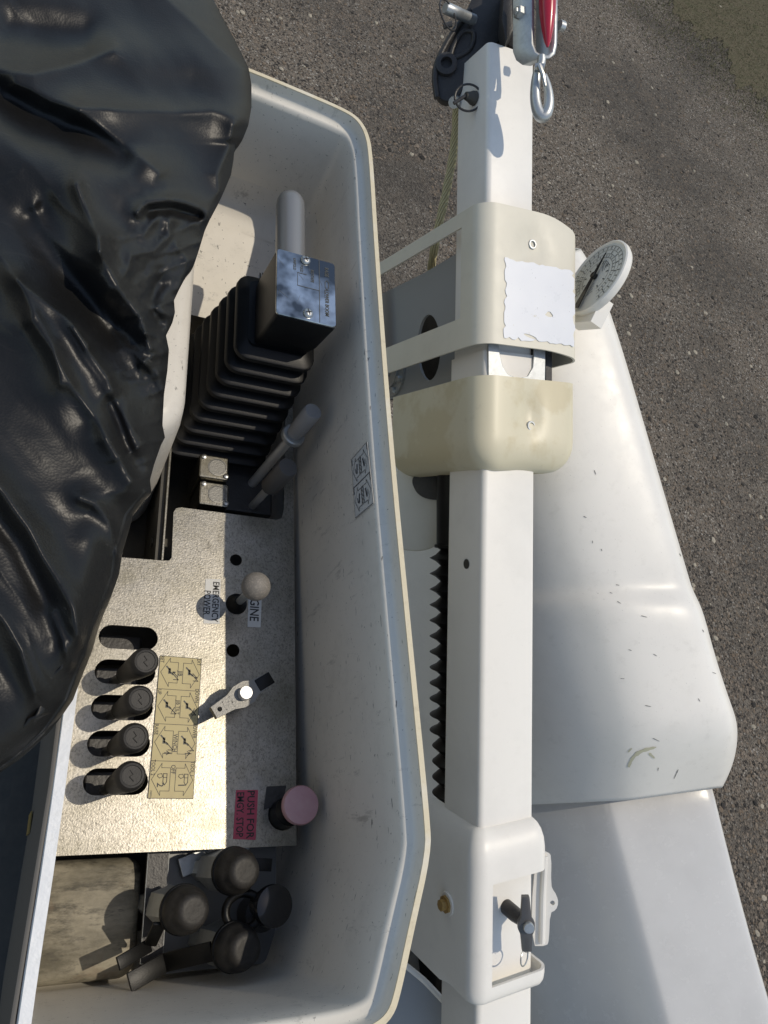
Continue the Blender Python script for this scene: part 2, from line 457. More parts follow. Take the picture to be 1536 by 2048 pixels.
vv = np.stack([qx + pts[:, 0:1], qy + pts[:, 1:2], q[..., 2] + pts[:, 2:3]], -1).reshape(-1, 3)
ff = (np.array(icf)[None] + (np.arange(NP) * len(ico))[:, None, None]).reshape(-1, 3)
me = bpy.data.meshes.new('loose_gravel')
me.from_pydata((vv + UP).tolist(), [], ff.tolist())
for m in PEB: me.materials.append(m)
mi = rng.choice(4, NP, p=[.46, .29, .245, .005])
mi[(size > .0135) & (rng.random(NP) < .3)] = 3
me.polygons.foreach_set('material_index', np.repeat(mi, len(icf)))
o = bpy.data.objects.new('loose_gravel', me); col.objects.link(o)
o['label'] = 'loose brown and grey gravel chippings scattered over the yard'; o['category'] = 'gravel'; o['kind'] = 'stuff'
# mossy verge: a thin skin of soil and moss over the corner of the yard
VERGE = Mat('mossy_soil', (.135, .115, .078), .95, spec=.1)
VERGE.blend(VERGE.ramp(VERGE.noise(6, 6, .7, (1, 2.5, 1), (0, 0, .6)), .42, .66), (.095, .094, .055), .8)
VERGE.blend(VERGE.ramp(VERGE.noise(60, 5, .75), .5, .7), (.05, .042, .03), .6)
VERGE.bump(VERGE.noise(50, 6, .75), .02, .8); VERGE = VERGE.done()
bl = []
for t in np.linspace(0, 1, 240):
    px_, py_ = 1235 + 420 * t, -90 + 430 * t ** 1.15
    j = 60 * (value_noise(np.array([t * 9.0]), np.array([2.3]), 8)[0] - .5) + 34 * (value_noise(np.array([t * 31.0]), np.array([7.3]), 9)[0] - .5) + 22 * (value_noise(np.array([t * 97.0]), np.array([1.3]), 4)[0] - .5)
    bl.append(Pz(px_ + j * .715, py_ - j * .70, gz)[:2])
fa, fb = Pz(1700, 330, gz)[:2] + [6.0, 0.0], Pz(1235, -140, gz)[:2] + [0.0, 8.0]
V, Fc = plate_mesh([[tuple(p) for p in bl] + [tuple(fa), tuple(fa + [2.0, 9.0]), tuple(fb)]], .002)
b = MB(); b.add(V + np.array([0, 0, gz + .005]), Fc)
obj('verge', b, VERGE, smooth=0, weld=False, kind='structure')
# thin mossy grass at the edge of the yard
V, Fc = [], []
k = 0
while k < 40000:
    px, py = rng.uniform(1150, 1640), rng.uniform(-60, 420)
    d = (px - 1250) * .70 - (py + 60) * .71
    if d < rng.normal(-10, 42): continue
    p = Pz(px, py, gz); a = rng.uniform(0, 6.283); h = rng.uniform(.006, .022); w = rng.uniform(.002, .0045)
    t = np.array([math.cos(a), math.sin(a), 0]); l = np.array([rng.uniform(-1, 1), rng.uniform(-1, 1), 0]) * h * 1.6
    V += [p - t * w, p + t * w, p + l + [0, 0, h]]; Fc.append((3 * k, 3 * k + 1, 3 * k + 2)); k += 1
b = MB(); b.add(V, Fc)
obj('grass', b, GRASS, smooth=0, weld=False, label='thin mossy green grass at the far corner of the yard', cat='grass', kind='stuff', loc=(2.5, 6, gz))

# ------------------------------------------------------------------ control console: the deep white tray
ZR, ZP = -.605, -.85                          # rim and panel levels
rim_line = [(-.03, .836), (.14, .834), (.205, .829), (.262, .824), (.281, .816), (.292, .797), (.2965, .765), (.2975, .615), (.302, .379), (.311, .165), (.3175, .02),
            (.3165, -.006), (.298, -.058), (.2845, -.098), (.277, -.114), (.262, -.122), (.235, -.125), (.06, -.127), (.035, -.126), (.024, -.118), (.022, -.10), (.0275, .05), (.028, .30), (-.0295, .52), (-.036, .70)]
def refine(pts, step=.02):
    q = []
    N = len(pts)
    for i in range(N):
        a, c = np.array(pts[i]), np.array(pts[(i + 1) % N]); L = np.linalg.norm(c - a); k = max(1, int(L / step))
        q += [a + (c - a) * t / k for t in range(k)]
    return q
ring0 = smooth_poly(rim_line, 2, True)
ring0 = refine([tuple(p) for p in ring0])
NR = len(ring0)
nin = []
for i in range(NR):
    t = nrm(ring0[(i + 1) % NR] - ring0[i - 1]); nin.append(np.array([t[1], -t[0]]))   # inward for a clockwise outline
if sum(ring0[i][0] * ring0[(i + 1) % NR][1] - ring0[(i + 1) % NR][0] * ring0[i][1] for i in range(NR)) > 0: nin = [-v for v in nin]
near_side = [p[0] < .0315 and -.11 < p[1] < .6 for p in ring0]
def off(ins, z): return [(p[0] + q[0] * i_, p[1] + q[1] * i_, z) for p, q, i_ in zip(ring0, nin, [(.0075 if ins > .004 else ins) if s_ else ins for s_ in near_side])]
console = thing('control_console', 'deep white moulded tray with cream edge holding the control panel and levers', 'control console', (.16, .3, -1.02))
wall_top = [(.0050, -.0015), (.0056, -.010), (.0062, -.0145), (.0085, -.0175), (.0125, -.0185), (.0148, -.0205), (.0158, -.026)]
inner = [off(i, ZR + z) for i, z in wall_top] + [off(.0155, ZR - .06), off(.0155, -.75)]
def floor_z(y):
    return -.80 - max(0, min(1, (.775 - y) / .13)) * .05 if y > .6 else -.965
low = []
for dz, ins in ((.05, .0156), (.03, .018), (.014, .026), (.004, .040), (0, .056)):
    low.append([(p[0] + q[0] * (.0075 if s_ else ins), p[1] + q[1] * (.0075 if s_ else ins), floor_z(p[1]) + dz) for p, q, s_ in zip(ring0, nin, near_side)])
b = MB(); b.loft(inner + low, False, False)
obj('tray_wall', b, WHITE_TRAY, console, smooth=50)
b = MB(); b.loft([off(-.001, ZR - .007), off(-.0012, ZR - .003), off(0, ZR), off(.0050, ZR), off(.0050, ZR - .0015)], False, False)
# cream raw edge everywhere except the white painted near edge
left_ids = set(i for i, p in enumerate(ring0) if p[0] < .032)
fidx = [0 if not ((f[0] % NR) in left_ids and p_ok) else 1 for f in b.f for p_ok in (True,)]
b.m = fidx
obj('rim_edge', b, [RIM, RIMW], console, smooth=50)
b = MB(); b.loft([off(-.001, ZR - .007), off(.002, ZR - .05), off(.004, -.80), off(.012, -1.01)], False, True)
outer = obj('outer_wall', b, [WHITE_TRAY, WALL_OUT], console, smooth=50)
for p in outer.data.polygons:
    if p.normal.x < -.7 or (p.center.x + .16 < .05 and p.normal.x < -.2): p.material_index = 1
# stepped floor: raised deck at the far end, low floor under the panel and the couplers
b = MB()
yy = np.linspace(.779, .655, 12)
b.loft([[(x, y, floor_z(y) + .0012) for x in np.linspace(-.03, .2455, 14)] for y in yy], False, False, closed=False)
b.add([(-.03, .655, floor_z(.655) + .0012), (.2455, .655, floor_z(.655) + .0012), (.2455, .655, -.975), (-.03, .655, -.975)], [(0, 1, 2, 3)])
obj('raised_deck', b, WHITE_TRAY, console, smooth=40)
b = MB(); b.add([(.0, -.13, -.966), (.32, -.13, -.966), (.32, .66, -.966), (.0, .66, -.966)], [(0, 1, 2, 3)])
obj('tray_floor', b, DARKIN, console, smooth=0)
# white moulded post beside the joystick
b = MB()
def prr(cx, cy, w, h, r, z): return [(cx + x, cy + y, z) for x, y in rrect(w, h, r, 8)]
b.loft([prr(.058, .53, .118, .29, .05, -.95), prr(.058, .53, .116, .288, .05, -.74), prr(.058, .53, .112, .284, .05, -.712), prr(.058, .53, .102, .274, .048, -.702), prr(.058, .53, .08, .25, .04, -.699)], False, True)
obj('moulded_post', b, WHITE_TRAY, console, smooth=50)
b = MB()
tr = [(.128 - .016 * t, .725 - .11 * t, -.835 + .004 * math.sin(t * 60)) for t in np.linspace(0, 1, 60)]
b.tube(tr, [.0038 + .0008 * (i % 2) for i in range(60)], 8)
obj('ribbed_trim', b, GREYRUB, console)
# raised dirty liner hump and bracket in the near compartment
b = MB()
hx, hy = .083, -.052
b.loft([prr(hx, hy, .108, .112, .018, -.966), prr(hx, hy, .106, .110, .018, -.915), prr(hx, hy, .100, .104, .018, -.903), prr(hx, hy, .088, .092, .016, -.898)], False, True)
obj('liner_hump', b, TAN, console, smooth=50)
b = MB()
b.abox(.135, .157, -.093, .012, -.884, -.878, 1)
b.abox(.1545, .157, -.093, .012, -.96, -.884, 1)
b.abox(.157, .276, -.105, .012, -.9, -.895, 2)  # plate coloured dark for the shade under the couplings
b.box((.205, .002, -.888), (.035, .012, 0), (-.003, .009, 0), (0, 0, .003))  # bright piece stands in for the sunlit bit of that plate
obj('coupler_bracket', b, [GALV, BLKMETAL, Mat('shade_zinc', (.16, .16, .155), .5, metal=.6).done()], console, smooth=0, bevel=.0008)

# ---- control panel sheet
def slot(px0, px1, pyc, hw=.0128, n=10):
    a, c = Pz(px0, pyc, ZP), Pz(px1, pyc + (px1 - px0) * .02, ZP)
    y = (a[1] + c[1]) / 2; P = []
    for k in range(n + 1):
        t = math.radians(-90 + 180 * k / n); P.append((c[0] - hw + hw * math.cos(t), y + hw * math.sin(t)))
    for k in range(n + 1):
        t = math.radians(90 + 180 * k / n); P.append((a[0] + hw + hw * math.cos(t), y + hw * math.sin(t)))
    return P
SL = [(197, 316, 1274), (189, 311, 1343), (182, 306, 1414), (174, 300, 1486), (166, 296, 1562)]
XR = .2800
outline = [(.032, .0065), (XR + .004, .0065), (XR + .003, .12), (XR, .385), (XR - .004, .66), (.268, .66), (.2665, .395), (.264, .383), (.258, .3795)]
outline += [(.140, .3795), (.1345, .3775), (.1320, .372), (.1335, .3155), (.131, .3115), (.125, .3108), (.032, .3085)]
holes = [slot(*s) for s in SL]
h1 = Pz(472, 1120, ZP); h2 = Pz(466, 1301, ZP); hb = Pz(473, 1208, ZP); he = Pz(566, 1628, ZP)
holes += [circ(h1[0], h1[1], .0072), circ(h2[0], h2[1], .0075), circ(hb[0], hb[1], .0125), circ(he[0], he[1], .0165)]
V, Fc = plate_mesh([outline] + holes, .003)
b = MB(); b.add(V + np.array([0, 0, ZP]), Fc)
b.abox(.032, XR + .004, .0066, .0092, ZP - .035, ZP - .0031)
panel = obj('control_panel', b, ALU, console, smooth=30)
PN = np.array([0, 0, 1.0]); RD = np.array([0, -1.0, 0]); TP = np.array([1.0, 0, 0])   # print reads towards -y, letter tops towards +x
def on_panel(px, py, lift=.0006): return Pz(px, py, ZP) + [0, 0, lift]
def label_quad(b, corners, mi=0, h=.0006):
    a = [on_panel(*c, lift=.0001) for c in corners]; b.hull(a, (0, 0, h - .0001), mi); return b
# yellow direction strip
b = MB()
A, B_, C_, D_ = on_panel(320, 1311), on_panel(403, 1318), on_panel(386, 1598), on_panel(295, 1597)
b.hull([A, B_, C_, D_], (0, 0, .0004), 0)
zt = ZP + .0012
def yl(s, t):                                # s across (left to right in the picture), t down the strip
    p = (A * (1 - s) + B_ * s) * (1 - t) + (D_ * (1 - s) + C_ * s) * t; return np.array([p[0], p[1], zt])
w1 = .0005
for t in (.2455, .495, .75): b.line([yl(0, t), yl(1, t)], w1, PN, 1)
b.line([yl(.004, .002), yl(.996, .002), yl(.996, .998), yl(.004, .998)], w1, PN, 1, closed=True)
names = [('RET', 'JIB', 'EXT'), ('UP', 'JIB TILT', 'DOWN'), ('RAISE', 'WINCH', 'LOWER'), ('TOOL 2', 'OFF', 'TOOL 1')]
bounds = [0, .2455, .495, .75, 1]
for k in range(4):
    t0, t1 = bounds[k], bounds[k + 1]; H_ = t1 - t0
    f = lambda s, t: yl(s, t0 + H_ * t)
    b.line([f(.45, .18), f(.25, .18), f(.25, .06), f(.045, .50), f(.25, .92), f(.25, .80), f(.45, .80)], w1, PN, 1, closed=True)
    b.line([f(.57, .18), f(.77, .18), f(.77, .06), f(.965, .50), f(.77, .92), f(.77, .80), f(.57, .80)], w1, PN, 1, closed=True)
    L_, M_, R_ = names[k]
    b.text(L_, f(.065, .05 + .022 * len(L_)), RD, TP, .0054, 1, .82)
    b.text(M_, f(.51, .5 if k < 3 else .22), RD, TP, .0062 if k != 1 else .0054, 1, .85)
    b.text(R_, f(.94, .05 + .022 * len(R_)), RD, TP, .0054, 1, .82)
    for s0 in (.16, .63):
        if k < 3:                            # little truck and jib pictogram
            b.line([f(s0 + .02, .32), f(s0 + .10, .42)], .0016, PN, 2)
            b.line([f(s0 + .09, .40), f(s0 + .09, .50)], .0026, PN, 2)
            b.line([f(s0 + .10, .48), f(s0 + .17, .54)], .0018, PN, 2)
            b.line([f(s0 + .15, .50), f(s0 + .31, .70), f(s0 + .20, .70)], .0008, PN, 1)
            if k == 0: b.line([f(s0 + .18, .48), f(s0 + .28, .60)], .0008, PN, 1); b.line([f(s0 + (.18 if s0 < .4 else .28), .48 if s0 < .4 else .60), f(s0 + (.22 if s0 < .4 else .24), .48 if s0 < .4 else .60)], .0014, PN, 1)
            if k == 1: b.line([f(s0 + .21, .66), f(s0 + .27, .52)], .0008, PN, 1)
            if k == 2: b.line([f(s0 + .12, .78), f(s0 + .26, .78)], .0008, PN, 1); b.line([f(s0 + .17, .73), f(s0 + .23, .78), f(s0 + .17, .83)], .0008, PN, 1)
        else:                                # tool pictogram with its number
            b.line([f(s0 + .02, .36), f(s0 + .10, .34), f(s0 + .13, .42), f(s0 + .06, .46), f(s0 + .01, .41)], .0006, PN, 1, closed=True)
            b.line([f(s0 + .14, .34), f(s0 + .22, .34), f(s0 + .22, .56), f(s0 + .18, .64), f(s0 + .14, .56)], .0007, PN, 1, closed=True)
            b.line([f(s0 + .14, .44), f(s0 + .22, .44)], .0006, PN, 1)
            b.text('2' if s0 < .4 else '1', f(s0 + .09, .64), RD, TP, .0095, 1)
b.text('39895-4', f(.06, .90), RD, TP, .0025, 2)
obj('direction_label', b, [YEL, INK, INKG], panel, smooth=0, label='yellow strip of outlined direction arrows with jib, winch and tool words')
b = MB(); label_quad(b, [(411, 1158), (441, 1159), (439, 1248), (407, 1247)])
b.text('EMERGENCY', on_panel(431, 1204, .0009), RD, TP, .0105, 1, .80)
b.text('POWER', on_panel(414, 1206, .0009), RD, TP, .0105, 1, .80)
obj('emergency_power_label', b, [WLBL, INK], panel, smooth=0)
b = MB(); label_quad(b, [(498, 1150), (525, 1151), (521, 1255), (495, 1254)])
b.text('ENGINE', on_panel(509, 1208, .0009), RD, TP, .0150, 1, .80)
obj('engine_label', b, [WLBL, INK], panel, smooth=0)
b = MB(); label_quad(b, [(472, 1580), (516, 1580), (511, 1680), (466, 1678)])
b.text('PUSH FOR', on_panel(501, 1629, .0009), RD, TP, .0112, 1, .92)
b.text('EMGY. STOP', on_panel(480, 1629, .0009), RD, TP, .0108, 1, .74)
obj('emergency_stop_label', b, [REDLBL, INK], panel, smooth=0)
b = MB(); label_quad(b, [(533, 1573), (572, 1571), (566, 1606), (527, 1620)], 0, .0008)
obj('worn_black_sticker', b, BLKMETAL, panel, smooth=0)

# ---- four tool levers
tops = [(292, 1322, 243, 1354), (281, 1398, 234, 1424), (271, 1474, 226, 1497), (264, 1551, 222, 1573)]
what = ['second slot from the joystick', 'third slot from the joystick', 'fourth slot from the joystick', 'slot nearest the coupler end']
for (tx, ty, bx, by), w in zip(tops, what):
    T = Pz(tx, ty, ZP + .090); B0 = Pz(bx, by, ZP - .012); ax = nrm(T - B0); L = np.linalg.norm(T - B0)
    b = MB(); b.tube([B0 - ax * .05, B0 + ax * .03], .0055, 12)
    lv = obj('control_lever', b, STEEL, console, label='black knobbed lever standing in the ' + w)
    b = MB()
    prof = [(.0065, .012), (.0092, .016), (.0100, .03), (.0112, .05), (.0126, .07), (.0136, L - .014), (.0138, L - .008), (.0130, L - .003), (.0108, L), (.0090, L + .0003), (.0086, L - .0006), (0.0003, L - .0006)]
    b.lathe(B0, ax, prof, 28, cap1=True)
    sx = perp(ax, (0, 1, 0)); sy = np.cross(ax, sx)
    b.tube([B0 + ax * (L - .0005) + sx * x + sy * y for x, y in ((-.005, -.002), (-.001, .002), (.001, -.001), (.005, .002))], .0005, 6)
    obj('grip', b, GREYRUB, lv)
# valve stack just visible through the slots
b = MB()
for k, s in enumerate(SL):
    p = Pz((s[0] + s[1]) / 2, s[2], ZP); b.abox(p[0] - .026, p[0] + .02, p[1] - .013, p[1] + .013, -.935, -.895)
obj('valve_bank', b, BLKMETAL, console, smooth=0, bevel=.002)

# ---- ball knob, T-handle and stop button
BC = Pz(512, 1173, ZP + .075); bb = Pz(473, 1208, ZP); ax = nrm(BC - bb)
b = MB(); b.tube([bb - ax * .03, BC], .0045, 14)
kn = obj('engine_knob', b, STEEL, console, label='rough grey ball on a short shaft over the engine label')
b = MB(); r = .0157
b.lathe(BC, ax, [(max(.0002, r * math.sin(a)), -r * math.cos(a)) for a in np.linspace(0, math.pi, 20)], 32)
obj('ball', b, KNOB, kn, smooth=60)
b = MB(); b.lathe(bb, PN, [(.0124, -.004), (.0118, .003), (.0085, .007), (.0055, .012), (.005, .014)], 24)
obj('boot', b, BLACKRUB, kn, smooth=60)
HT = ZP + .036
hc = Pz(487, 1389, HT); e0 = Pz(426, 1424, HT); e1 = Pz(540, 1354, HT)
b = MB(); b.lathe((hc[0], hc[1], ZP - .01), PN, [(.0072, 0), (.0072, .05), (.0066, .0505)], 24)
th = obj('selector_handle', b, STEEL, console, label='cast grey bar handle on an upright pin in the middle of the panel')
u = nrm(e1 - e0); v = np.cross(PN, u)
La, Lb = (hc - e0) @ u, (e1 - hc) @ u
poly = [(-La, -.0065), (-.016, -.0085), (-.006, -.0125), (.006, -.0125), (.014, -.0085), (Lb, -.0060), (Lb, .0060), (.014, .0085), (.006, .0125), (-.006, .0125), (-.016, .0085), (-La, .0065)]
V, Fc = plate_mesh([poly, circ(-La + .007, 0, .0026, 14)], .009)
b = MB(); b.add([hc + u * x + v * y + PN * (z + .002) for x, y, z in V], Fc)
zz = .0023
b.line([hc + u * x + v * y + PN * zz for x, y in ((-La + .013, -.0045), (-.015, -.0058), (-.015, .0058), (-La + .013, .0045))], .0009, PN, 0, closed=True)
for q in range(6):
    x0 = -La + .017 + q * .004; b.line([hc + u * x0 + v * -.003 + PN * zz, hc + u * (x0 + .0025) + v * .003 + PN * zz], .0008, PN)
b.add([p + PN * .0009 for p in []], [])
obj('bar', b, CAST, th, smooth=30)
b = MB(); b.box(hc + u * (.018 + Lb) / 2 + PN * -.0025, u * (Lb - .016) / 2, v * .0068, PN * .0052); obj('bar_end_shade', b, BLACKRUB, th, bevel=.0008)  # black box stands in for the shade on the bar's right end
b = MB(); b.lathe((hc[0], hc[1], HT - .001), PN, [(.0070, 0), (.0070, .012), (.0064, .0128)], 28)
obj('pin_head', b, Mat('bright_pin', (.75, .75, .74), .3, metal=.6).done(), th)
eb = Pz(566, 1628, ZP)
et = Pz(602, 1610, ZP + .048)
b = MB(); b.lathe(eb, nrm(et - eb), [(.0155, -.03), (.0155, .018), (.0115, .022), (.0115, .04)], 28)
st = obj('emergency_stop_button', b, BLACKRUB, console, label='faded pink mushroom stop button on a black collar')
b = MB(); b.lathe(et, PN, [(.0115, -.012), (.0175, -.010), (.0192, -.006), (.0194, -.001), (.0182, .0015), (.009, .0030), (.0003, .0034)], 36)
obj('mushroom_head', b, PINK, st, smooth=50)

# ---- things in the opening beyond the panel
b = MB(); b.abox(.1225, .1252, .3125, .475, -.965, ZP - .004)
sd = obj('side_bracket', b, ALU, console, smooth=0, bevel=.0006)
p = np.array([.1215, .349, -.895]); b = MB(); b.lathe(p + [.001, 0, 0], (-1, 0, 0), [(.009, 0), (.009, .0016), (.0065, .0017), (.0065, .007), (.0055, .008)], 6, hint=(0, 1, 0))
obj('bolt', b, DARKIN, sd)
b = MB(); b.abox(.1165, .1225, .3125, .475, -.966, -.862)
obj('bracket_lining', b, DARKIN, sd, smooth=0)
for (px, py, zb) in ((430, 934, -.848), (430, 988, -.856)):
    c = Pz(px, py, zb); b = MB(); b.abox(c[0] - .019, c[0] + .017, c[1] - .0155, c[1] + .0155, zb - .07, zb)
    vb = obj('valve_block', b, ALU, console, smooth=0, bevel=.002)
    b = MB(); b.lathe((c[0] + .003, c[1], zb - .001), PN, [(.0118, 0), (.0118, .0016), (.0104, .0018), (.0100, .0012), (.0003, .0012)], 26)
    obj('round_plug', b, CAST, vb)
    for dx, dy in ((-.014, .0115), (.014, -.011)):
        b = MB(); b.lathe((c[0] + dx, c[1] + dy, zb - .001), PN, [(.0032, 0), (.0032, .003), (.002, .0036)], 10)
        obj('cap_screw', b, STEEL, vb)
b = MB(); b.abox(.19, .262, .40, .475, -.93, -.885)
obj('valve_body', b, BLKMETAL, console, smooth=0, bevel=.003)
for (bx, by, bz, mx, my, mz, tx, ty, tz, wl) in ((512, 958, -.875, 586, 871, -.775, 627, 822, -.722, 'tall'), (505, 1012, -.885, 545, 968, -.81, 577, 934, -.765, 'short')):
    B0, M0, T0 = Pz(bx, by, bz), Pz(mx, my, mz), Pz(tx, ty, tz)
    ax = nrm(T0 - M0); b = MB(); tall = wl == 'tall'
    b.tube([B0 - nrm(M0 - B0) * .02, M0], .0062 if tall else .0050, 16)
    rd = obj('rod_lever', b, Mat('bright_rod', (.72, .71, .68), .32, metal=.6).done(), console, label=('tall steel' if tall else 'short dark') + ' rod lever beside the joystick bellows')
    L = np.linalg.norm(T0 - M0)
    b = MB(); b.lathe(M0, ax, [(.0062, 0), (.0092, .003), (.0108, .02), (.0112, L - .002), (.0100, L), (.0003, L + .0002)] if tall else [(.0085, -.012), (.0118, -.006), (.0125, L - .002), (.0112, L), (.0003, L + .0002)], 24)
    obj('grip', b, Mat('grey_rod_grip', (.26, .25, .24) if tall else (.09, .085, .08), .5).done(), rd)
    if tall:
        b = MB(); b.lathe(M0 - ax * .004, ax, [(.0085, 0), (.0145, .0005), (.0148, .006), (.0135, .008), (.008, .0085)], 24); obj('collar', b, GALV, rd)

# ---- decals on the long wall and the deck
def wall_pt(px, py):
    r = ray(px, py); lo = None
    t = .2955 / r[0]
    for _ in range(8):
        y = (r * t)[1]; x = np.interp(y, [-.006, .02, .165, .379, .615, .765], [.3165, .3175, .311, .302, .2975, .2965]) - .0162; t = x / r[0]
    return r * t
b = MB()
Q = [wall_pt(*c) for c in ((704, 920), (735, 884), (748, 1006), (712, 1036))]
b.hull(Q, (-.0004, 0, 0), 0)
WN = np.array([-1.0, -.03, 0])
def wq(s, t): return (Q[0] * (1 - s) + Q[1] * s) * (1 - t) + (Q[3] * (1 - s) + Q[2] * s) * t + np.array([-.0009, 0, 0])
b.line([wq(0, 0), wq(1, 0), wq(1, 1), wq(0, 1)], .0006, WN, 1, closed=True)
b.line([wq(0, .5), wq(1, .5)], .0010, WN, 1)
for t0 in (0, .5):
    f = lambda s, t: wq(s, t0 + .5 * t)
    for sg in (1, -1):
        g = lambda s, t: f(.5 + sg * s, t)
        b.line([g(.06, .22), g(.25, .22), g(.25, .1), g(.44, .5), g(.25, .9), g(.25, .78), g(.06, .78)], .0006, WN, 1, closed=True)
        b.line([g(.18, .38), g(.22, .62)], .0022, WN, 1); b.line([g(.30, .45), g(.28, .6)], .001, WN, 1)
        for c in range(9): b.line([g(.025 + .02 * (c % 2), .2 + .066 * c), g(.025 + .02 * (c % 2), .245 + .066 * c)], .0009, WN, 1)
        b.line([g(.47, .05), g(.47, .22)], .0012, WN, 1)
obj('wall_decal', b, [DECAL, INK], console, smooth=0, label='small square decal of direction arrows on the long inner wall')
b = MB()
Q = [Pz(515, 444, -.80), Pz(556, 455, -.80), Pz(553, 600, -.838), Pz(511, 600, -.838)]
Q = [np.array([q[0], q[1], floor_z(q[1]) + .0035]) for q in Q]
b.hull(Q, (0, 0, .0003), 0)
for s, t0, t1 in ((.1, .05, .9), (.22, .05, .95), (.34, .3, .6), (.5, .1, .85), (.62, .1, .8), (.74, .06, .9), (.86, .1, .8)):
    t = t0
    while t < t1:
        w = rng.uniform(.02, .07); f = lambda s, t: (Q[0] * (1 - s) + Q[1] * s) * (1 - t) + (Q[3] * (1 - s) + Q[2] * s) * t + np.array([0, 0, .0006])
        b.line([f(s, t), f(s, min(t + w, t1))], .0024, PN, 1); t += w + .025
obj('deck_label', b, [DECAL, INKG], console, smooth=0)

# ------------------------------------------------------------------ bucket the phone is held over
bkt = thing('bucket', 'dark grey bucket side dropping away below the white tray edge', 'bucket', (-.3, .1, -1.75))
b = MB(); so = [(.0205, -.6), (.0205, -.10), (.0262, .05), (.0268, .5)]
b.loft([[(x, y, -.6065), (x, y, -1.75), (x - .003, y, -1.75), (x - .003, y, -.6065)] for x, y in so]); obj('side_wall', b, WALL_OUT, bkt, bevel=.0004)
b = MB(); b.abox(-.62, .0188, -.6, .9, -1.77, -1.75); obj('floor', b, DARKIN, bkt, smooth=0)
b = MB(); b.abox(.0208, .0219, .028, .048, -.95, -.87); obj('tag', b, Mat('amber_tag', (.22, .15, .04), .5).done(), bkt, smooth=0)

# ------------------------------------------------------------------ joystick
joy = thing('control_joystick', 'black bellows joystick with a square head, chrome plate and grey tube handle', 'joystick', (.18, .52, -.87))
b = MB()
NRG = 9; rings = []
c0, c1 = np.array([.180, .530, -.872]), np.array([.2085, .5585, -.690])
s0, s1 = np.array([.128, .160]), np.array([.090, .112])
for i in range(NRG):
    for fr, sc_ in ((.0, .70), (.08, .71), (.36, .975), (.42, 1.0), (.62, 1.0), (.68, .975), (.92, .71)):
        t = (i + fr) / NRG; c = c0 + (c1 - c0) * t; wh = (s0 + (s1 - s0) * t) * sc_
        rings.append([(c[0] + x, c[1] + y, c[2]) for x, y in rrect(wh[0], wh[1], .016 * sc_, 5)])
rings.append([(c1[0] + x, c1[1] + y, c1[2]) for x, y in rrect(.07, .09, .01, 5)])
b.loft(rings, True, True)
obj('bellows', b, BLACKRUB, joy, smooth=38)
pc = Pz(613, 575, -.622)
b = MB()
def jr(w, h, r, z, dx=0, dy=0): return [(pc[0] + dx + x, pc[1] + dy + y, z) for x, y in rrect(w, h, r, 4)]
b.loft([jr(.062, .080, .006, -.692, -.006, .006), jr(.0655, .085, .005, -.672, -.004, .003), jr(.0672, .0868, .004, -.628), jr(.066, .0855, .004, -.6255), jr(.064, .083, .004, -.6248)], True, True)
hd = obj('head', b, BLACKRUB, joy, smooth=30)
b = MB(); b.loft([jr(.0664, .0858, .004, -.6245), jr(.0664, .0858, .004, -.6228), jr(.0654, .0848, .0035, -.622)], True, True)
def jp(s, t): return np.array([pc[0] - .0332 + .0664 * s, pc[1] + .0429 - .0858 * t, -.6216])
b.line([jp(.72, .02), jp(.72, .98)], .0006, PN, 1); b.line([jp(.35, .5), jp(.72, .5)], .0006, PN, 1); b.line([jp(.35, .3), jp(.5, .3)], .0006, PN, 1); b.line([jp(.35, .3), jp(.35, .5)], .0004, PN, 1)
b.text('RAISE', jp(.85, .18), RD, TP, .0062, 1, .85); b.text('LOWER BOOM', jp(.85, .66), RD, TP, .0062, 1, .85)
b.line([jp(.82, .34), jp(.85, .31), jp(.88, .34), jp(.88, .42), jp(.85, .45), jp(.82, .42)], .0006, PN, 1, closed=True)
b.text('ROTATE', jp(.60, .3), RD, TP, .005, 1, .9); b.text('UNFOLD', jp(.30, .18), RD, TP, .0045, 1, .9); b.text('FOLD', jp(.42, .22), RD, TP, .0045, 1, .9)
for q in range(10):
    a = jp(rng.uniform(.05, .9), rng.uniform(.1, .9)); b.line([a, a + np.array([rng.uniform(-.01, .01), rng.uniform(-.012, .012), 0])], .00025, PN, 1)
obj('face_plate', b, [CHROME, INKG], hd, smooth=30)
for px, py in ((611, 521), (616, 627)):
    c = Pz(px, py, -.6218); b = MB()
    b.lathe(c, PN, [(.0056, 0), (.0054, .0012), (.0042, .0026), (.0022, .0033), (.0003, .0034)], 20)
    b.line([c + [.003, .001, .0037], c + [-.003, -.001, .0037]], .0011, PN, 1); b.line([c + [-.001, .003, .0037], c + [.001, -.003, .0037]], .0011, PN, 1)
    obj('screw', b, [STEEL, INK], hd)
b = MB(); tx = .2085
b.lathe((tx, .588, -.650), (0, 1, .0), [(.0166, 0), (.0166, .098), (.0160, .106), (.0135, .1125), (.0085, .1155), (.0003, .116)], 32)
obj('tube_handle', b, GREYRUB if False else Mat('grey_foam_grip', (.25, .25, .245), .38, metal=.45).done(), joy, smooth=50)

